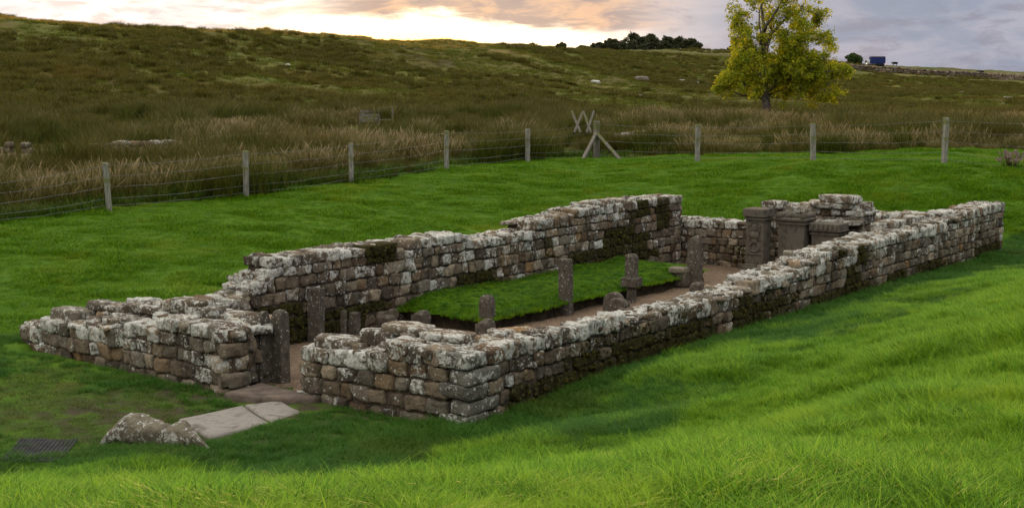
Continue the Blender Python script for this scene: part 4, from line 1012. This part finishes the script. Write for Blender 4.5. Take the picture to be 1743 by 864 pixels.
# ------------------------------------------------------------------ grasses
def blades(name, n, rad_, h, wdt, lean, mt, seed, seg=4, droop=.4, heads=0.):
    r_ = np.random.default_rng(seed); V = []; Fc = []; B = []; HT = []
    for i in range(n):
        a = r_.uniform(0, 2 * math.pi); rr = rad_ * math.sqrt(r_.random()); bx, by = rr * math.cos(a), rr * math.sin(a)
        az = a + r_.normal(0, 1.) if r_.random() < .6 else r_.uniform(0, 6.28)
        hh = h * r_.uniform(.55, 1.15); ln = lean * r_.uniform(.3, 1.5) * hh; wd = wdt * r_.uniform(.7, 1.3); br = r_.random()
        fa = az + math.pi / 2 + r_.normal(0, .5); o = len(V); hd = r_.random() < heads
        for k in range(seg + 1):
            t = k / seg; x = bx + math.cos(az) * ln * t ** 1.8; y = by + math.sin(az) * ln * t ** 1.8; z = hh * (t - droop * lean * t ** 3) - .01
            w_ = wd * (1 - t ** 1.6) * .5 + wd * .04
            if hd and k >= seg - 1: w_ = wd * 1.6 if k == seg - 1 else wd * .5
            V.append((x - math.cos(fa) * w_, y - math.sin(fa) * w_, z)); V.append((x + math.cos(fa) * w_, y + math.sin(fa) * w_, z)); B += [br, br]; HT += [t, t]
        for k in range(seg): q = o + 2 * k; Fc.append((q, q + 1, q + 3, q + 2))
    return mk(name, V, np.array(Fc), mt, attrs={'br': np.array(B), 'ht': np.array(HT)}, link=False)
def scatter(name, pts, scale, tufts, rot=None, seed=0, zs=None):
    n = len(pts); r_ = np.random.default_rng(seed)
    c = bpy.data.collections.new(name + '_source')
    for t in tufts: c.objects.link(t)
    me = bpy.data.meshes.new(name); me.vertices.add(n); me.vertices.foreach_set('co', np.asarray(pts, np.float32).ravel())
    def at(k, ty, v, f='value'): a = me.attributes.new(k, ty, 'POINT'); a.data.foreach_set(f, v)
    sc = np.stack([scale, scale, scale * (zs if zs is not None else 1.)], -1).astype(np.float32)
    at('sc', 'FLOAT_VECTOR', sc.ravel(), 'vector')
    ro = np.stack([r_.normal(0, .08, n), r_.normal(0, .08, n), r_.uniform(0, 6.28, n)], -1).astype(np.float32)
    at('ro', 'FLOAT_VECTOR', ro.ravel(), 'vector'); at('ix', 'INT', r_.integers(0, len(tufts), n).astype(np.int32))
    o = bpy.data.objects.new(name, me); COL.objects.link(o)
    g = bpy.data.node_groups.new(name, 'GeometryNodeTree'); g.is_modifier = True
    g.interface.new_socket('Geometry', in_out='INPUT', socket_type='NodeSocketGeometry'); g.interface.new_socket('Geometry', in_out='OUTPUT', socket_type='NodeSocketGeometry')
    N = g.nodes; Lk = g.links; gi = N.new('NodeGroupInput'); go = N.new('NodeGroupOutput'); ip = N.new('GeometryNodeInstanceOnPoints'); cin = N.new('GeometryNodeCollectionInfo')
    cin.inputs[0].default_value = c; cin.inputs['Separate Children'].default_value = True; cin.inputs['Reset Children'].default_value = True
    ip.inputs['Pick Instance'].default_value = True
    def na(k, ty): q = N.new('GeometryNodeInputNamedAttribute'); q.data_type = ty; q.inputs[0].default_value = k; return q.outputs[0]
    Lk.new(gi.outputs[0], ip.inputs['Points']); Lk.new(cin.outputs[0], ip.inputs['Instance']); Lk.new(na('ix', 'INT'), ip.inputs['Instance Index'])
    Lk.new(na('ro', 'FLOAT_VECTOR'), ip.inputs['Rotation']); Lk.new(na('sc', 'FLOAT_VECTOR'), ip.inputs['Scale']); Lk.new(ip.outputs[0], go.inputs[0])
    md = o.modifiers.new('scatter', 'NODES'); md.node_group = g
    me.materials.append(tufts[0].data.materials[0])
    return o
def sample(n, D0, D1, a0=-.47, a1=.47, seed=0, pw=1.):
    """random ground points in a sector; pw 1 = even per square metre, less = denser near"""
    r_ = np.random.default_rng(seed); t = r_.random(n); e = pw + 1
    D = (D0 ** e + t * (D1 ** e - D0 ** e)) ** (1 / e); tn = r_.uniform(a0, a1, n); return D * tn, D
LUSH = [blades('lush_tuft', 64, .12, .15 + .03 * (s % 3), .0062, .7, M_LUSH, s, 4, .4) for s in range(7)]
HOLL = [blades('hollow_tuft', 40, .1, .17, .0055, .8, M_HOLLOW, 20 + s) for s in range(4)]
LAWN = [blades('lawn_tuft', 44, .17, .10, .009, .9, M_LAWN, 40 + s, 3) for s in range(4)]
WORN = [blades('worn_tuft', 30, .12, .06, .006, .9, M_WORN, 60 + s, 3) for s in range(3)]
RUSH = [blades('rush_tuft', 70, .24, .85, .012, .45, M_RUSH, 80 + s, 3) for s in range(4)]
DRY = [blades('dry_tuft', 60, .34, .8, .0095, .32, M_DRY, 100 + s, 4, heads=.4) for s in range(4)]
RIDGE = [blades('ridge_tuft', 60, .4, .7, .02, .4, M_RIDGE, 160 + s, 3) for s in range(3)]
VERGE = [blades('verge_tuft', 50, .2, .32, .011, .9, M_VERGE, 170 + s, 3) for s in range(3)]
TUSS = [blades('tussock', 90, .34, .62, .025, .7, M_TUSS, 120 + s, 3) for s in range(4)]
GMOOR = [blades('moor_tuft', 70, .5, .22, .03, .7, M_GREENMOOR, 140 + s, 3) for s in range(3)]

# near and middle grass
def stuff(o, label, cat='grass'): return tag(o, label, cat, None, 'stuff')
x, y = sample(80000, 4.6, 34, seed=1, pw=.4); s = bank_s(x, y); u, v = UV(x, y)
fd, D, a = fence_D(x, y)
k = (~inside(u, v, .0)) & (s > .1 + 2.2 * (fbm(x * .8, y * .8, seed=91) - .5)) & (D < 34)
x, y, s = x[k], y[k], s[k]; big = fbm(x * .7, y * .7, seed=92)
o = scatter('lush_grass', np.stack([x, y, terr(x, y) - .01], -1), (.5 + .55 * sm(big, .3, .72) + .35 * sm(fbm(x * 2.6, y * 2.6, seed=88), .5, .75)) * (.8 + .2 * sm(s, 0, 2)), LUSH, seed=1)
stuff(o, 'bright long grass on the bank in the foreground')
def near_front(x, y):
    u, v = UV(x, y); return (u < 1.5) & (v > -2)
x, y = sample(60000, 9.5, 35, seed=2, pw=.35); s = bank_s(x, y); u, v = UV(x, y)
worn = sm(fbm(x * .8, y * .8, seed=93), .42, .56) * sm(v, 4.2, 5.2) * sm(u, .2, -1.)
worn = np.maximum(worn, sm(np.hypot(u + 2.2, v - 4.2), 2.0, .9))
slab = ((u > -2.1) & (u < .2) & (v > 2.0) & (v < 3.1)) | ((u > -.65) & (u < .5) & (v > 2.2) & (v < 3.6))
mt_ = np.hypot(x - c0[0], (y - c0[1]) * .75) < .2
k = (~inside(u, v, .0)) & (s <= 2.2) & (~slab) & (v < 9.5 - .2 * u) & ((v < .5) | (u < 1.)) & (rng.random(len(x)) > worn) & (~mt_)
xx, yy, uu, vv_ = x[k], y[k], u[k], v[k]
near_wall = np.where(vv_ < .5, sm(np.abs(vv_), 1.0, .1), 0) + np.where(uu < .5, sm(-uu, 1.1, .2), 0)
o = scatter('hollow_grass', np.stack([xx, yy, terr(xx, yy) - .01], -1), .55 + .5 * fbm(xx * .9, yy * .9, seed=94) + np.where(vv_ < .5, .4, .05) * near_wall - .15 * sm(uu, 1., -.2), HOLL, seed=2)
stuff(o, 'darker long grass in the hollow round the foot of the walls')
k = (~inside(u, v, .0)) & (s <= .2) & (~slab) & (u < .6) & (v > 2.9) & (rng.random(len(x)) < worn * .75 + .1) & (~mt_ | (rng.random(len(x)) < .95))
xx, yy = x[k], y[k]
o = scatter('worn_grass', np.stack([xx, yy, terr(xx, yy) - .008], -1), .7 + .5 * fbm(xx, yy, seed=95), WORN, seed=3)
stuff(o, 'thin yellowish trodden grass in front of the left wall')
x, y = sample(125000, 17, 62, seed=4, pw=.55); u, v = UV(x, y); mo = moorness(x, y)
k = (~inside(u, v, .02)) & (((v > 6.1) & (u > .6)) | (u > 16.3) & (v > .8) | (v > 9) | (u > 21.8) | ((v < -.0) & (u > 22))) & (mo < .6) & (bank_s(x, y) < .6)
xx, yy = x[k], y[k]
clump = fbm(xx * 1.1, yy * 1.1, seed=96)
o = scatter('pasture_grass', np.stack([xx, yy, terr(xx, yy) - .01], -1), .62 + .95 * sm(clump, .38, .72), LAWN, seed=4)
stuff(o, 'vivid green pasture between the ruin and the fence')
# bench turf
r_ = np.random.default_rng(9); u = r_.uniform(BU0, BU1, 5200); v = r_.uniform(BV0 - .02, BV1, 5200)
z = np.array([float(bench_top(a, b)) for a, b in zip(u, v)]) - .01
e = np.minimum(v - BV0, u - BU0)
o = scatter('turf', P(u, v, z), .45 + .4 * sm(e, .25, 0) * r_.uniform(.5, 1.2, len(e)) + .3 * sm(v, 5.2, 5.5), LAWN[:3] + HOLL[:1], seed=5)
stuff(o, 'short green turf growing on top of the earth bench')
# moor: rushes and dry grass beyond the fence
def moor_scatter(name, n, D0, D1, tufts, dens, scale, label, seed, pw=.6, a=(-.47, .47)):
    x, y = sample(n, D0, D1, a[0], a[1], seed=seed, pw=pw); r_ = np.random.default_rng(seed)
    k = r_.random(len(x)) < dens(x, y); x, y = x[k], y[k]
    k = np.ones(len(x), bool)
    for ex, ey, er in EX: k &= np.hypot(x - ex, y - ey) > er
    x, y = x[k], y[k]
    o = scatter(name, np.stack([x, y, terr(x, y) - .03], -1), scale(x, y) * r_.uniform(.75, 1.25, len(x)), tufts, seed=seed); return stuff(o, label)
hb = lambda x, y: np.interp(np.clip(np.arctan2(x, y), -.62, .62), KA, KD[2])
moor_scatter('rushes', 34000, 28, 115, RUSH, lambda x, y: moorness(x, y) * (.12 + .88 * sm(fbm(x * .4, y * .4, seed=101, o=3), .44, .54)) * sm(y - hb(x, y), 12, -5) , lambda x, y: .3 + 1.35 * sm(fbm(x * .35, y * .35, seed=102, o=2), .25, .75), 'dark green rushes growing beyond the wire fence', 11)
moor_scatter('dry_grass', 34000, 28, 115, DRY, lambda x, y: moorness(x, y) * (.1 + .75 * sm(fbm(x * .1 + 7, y * .1, seed=103), .4, .56)) * sm(y - fence_D(x, y)[0], .5, 7) * sm(y - hb(x, y), 8, -6), lambda x, y: .35 + .95 * sm(fbm(x * .3, y * .3, seed=104, o=2), .25, .75), 'tall tan and brown dry grass beyond the fence', 12)
moor_scatter('verge_grass', 9000, 28, 62, VERGE, lambda x, y: sm(moorness(x, y), .05, .4) * sm(y - fence_D(x, y)[0], 3.5, 1.5), lambda x, y: 1.0 + 1.2 * fbm(x * .8, y * .8, seed=105), 'rank green verge grass along the fence line', 13)
moor_scatter('tussocks', 30000, 68, 260, TUSS, lambda x, y: sm(y - hb(x, y), -8, 3) * (.12 + .88 * sm(fbm(x * .07, y * .09, seed=106), .47, .6)), lambda x, y: .7 + .9 * fbm(x * .15, y * .15, seed=107), 'brown and olive tussocks on the hillside', 14, .8)
moor_scatter('hill_grass', 36000, 68, 330, GMOOR, lambda x, y: sm(y - hb(x, y), -8, 3), lambda x, y: .8 + .5 * fbm(x * .2, y * .2, seed=108) + .002 * y, 'short rough green grass over the hillside', 15, .9)
moor_scatter('far_tussocks', 16000, 200, 470, TUSS, lambda x, y: .2 + .8 * sm(fbm(x * .03, y * .03, seed=109), .45, .6), lambda x, y: 1.3 + 0 * x, 'far brown tussocks on the moor to the right', 16, .9, (.0, .47))

moor_scatter('ridge_grass', 30000, 120, 300, RIDGE, lambda x, y: sm(np.abs(y / np.interp(np.arctan2(x, y), KA, KD[4]) - .965), .11, .04) * (.45 + .65 * sm(fbm(x * .2, y * .2, seed=110), .4, .6)), lambda x, y: .65 + 0 * x, 'dry bent grass along the ridge, its straw colour raised for the sunset glow', 17, .6, (-.47, .14))
# thistle patch, dandelion clock
bt = np.array(G(1722, 276, 41)); bt[2] = tz(bt[0], bt[1])
th = empty('thistle_plant', tuple(bt), 'brown seeding thistle patch in the grass at the right edge', 'plant')
parts = []; cs = []; rr = np.random.default_rng(3)
for i in range(46):
    a = rr.uniform(0, 6.28); l = rr.uniform(.05, .6); e = bt + (math.cos(a) * l, math.sin(a) * l * .6, rr.uniform(.2, .52)); b0_ = bt + (math.cos(a) * l * .5, math.sin(a) * l * .3, 0)
    parts.append(tubeVF([b0_, e], [.008, .006], 4)); cs.append(e)
mk('stems', *merge(parts), plain('thistle_stem', (.1, .075, .04)), th)
V, Fc, B = leaves(cs, [.06] * len(cs), [40] * len(cs), .022, 4, .9)
mk('seed_heads', V, Fc, plain('thistle_down', (.3, .23, .2), .9), th, smooth=False)
bt = np.array(GZ(72, 606, .1)); bt[2] = tz(bt[0], bt[1])
dn = empty('dandelion_clock', tuple(bt), 'single white dandelion clock standing in dark grass left of the front wall', 'plant')
mk('stalk', *tubeVF([bt, bt + (0, 0, .24)], [.004, .003], 4), plain('stalk_green', (.1, .14, .05)), dn)
V, Fc, B = leaves([bt + (0, 0, .26)], [.035], [160], .012, 4, 1.); mk('seed_head', V, Fc, plain('white_down', (.75, .74, .7), .9), dn, smooth=False)
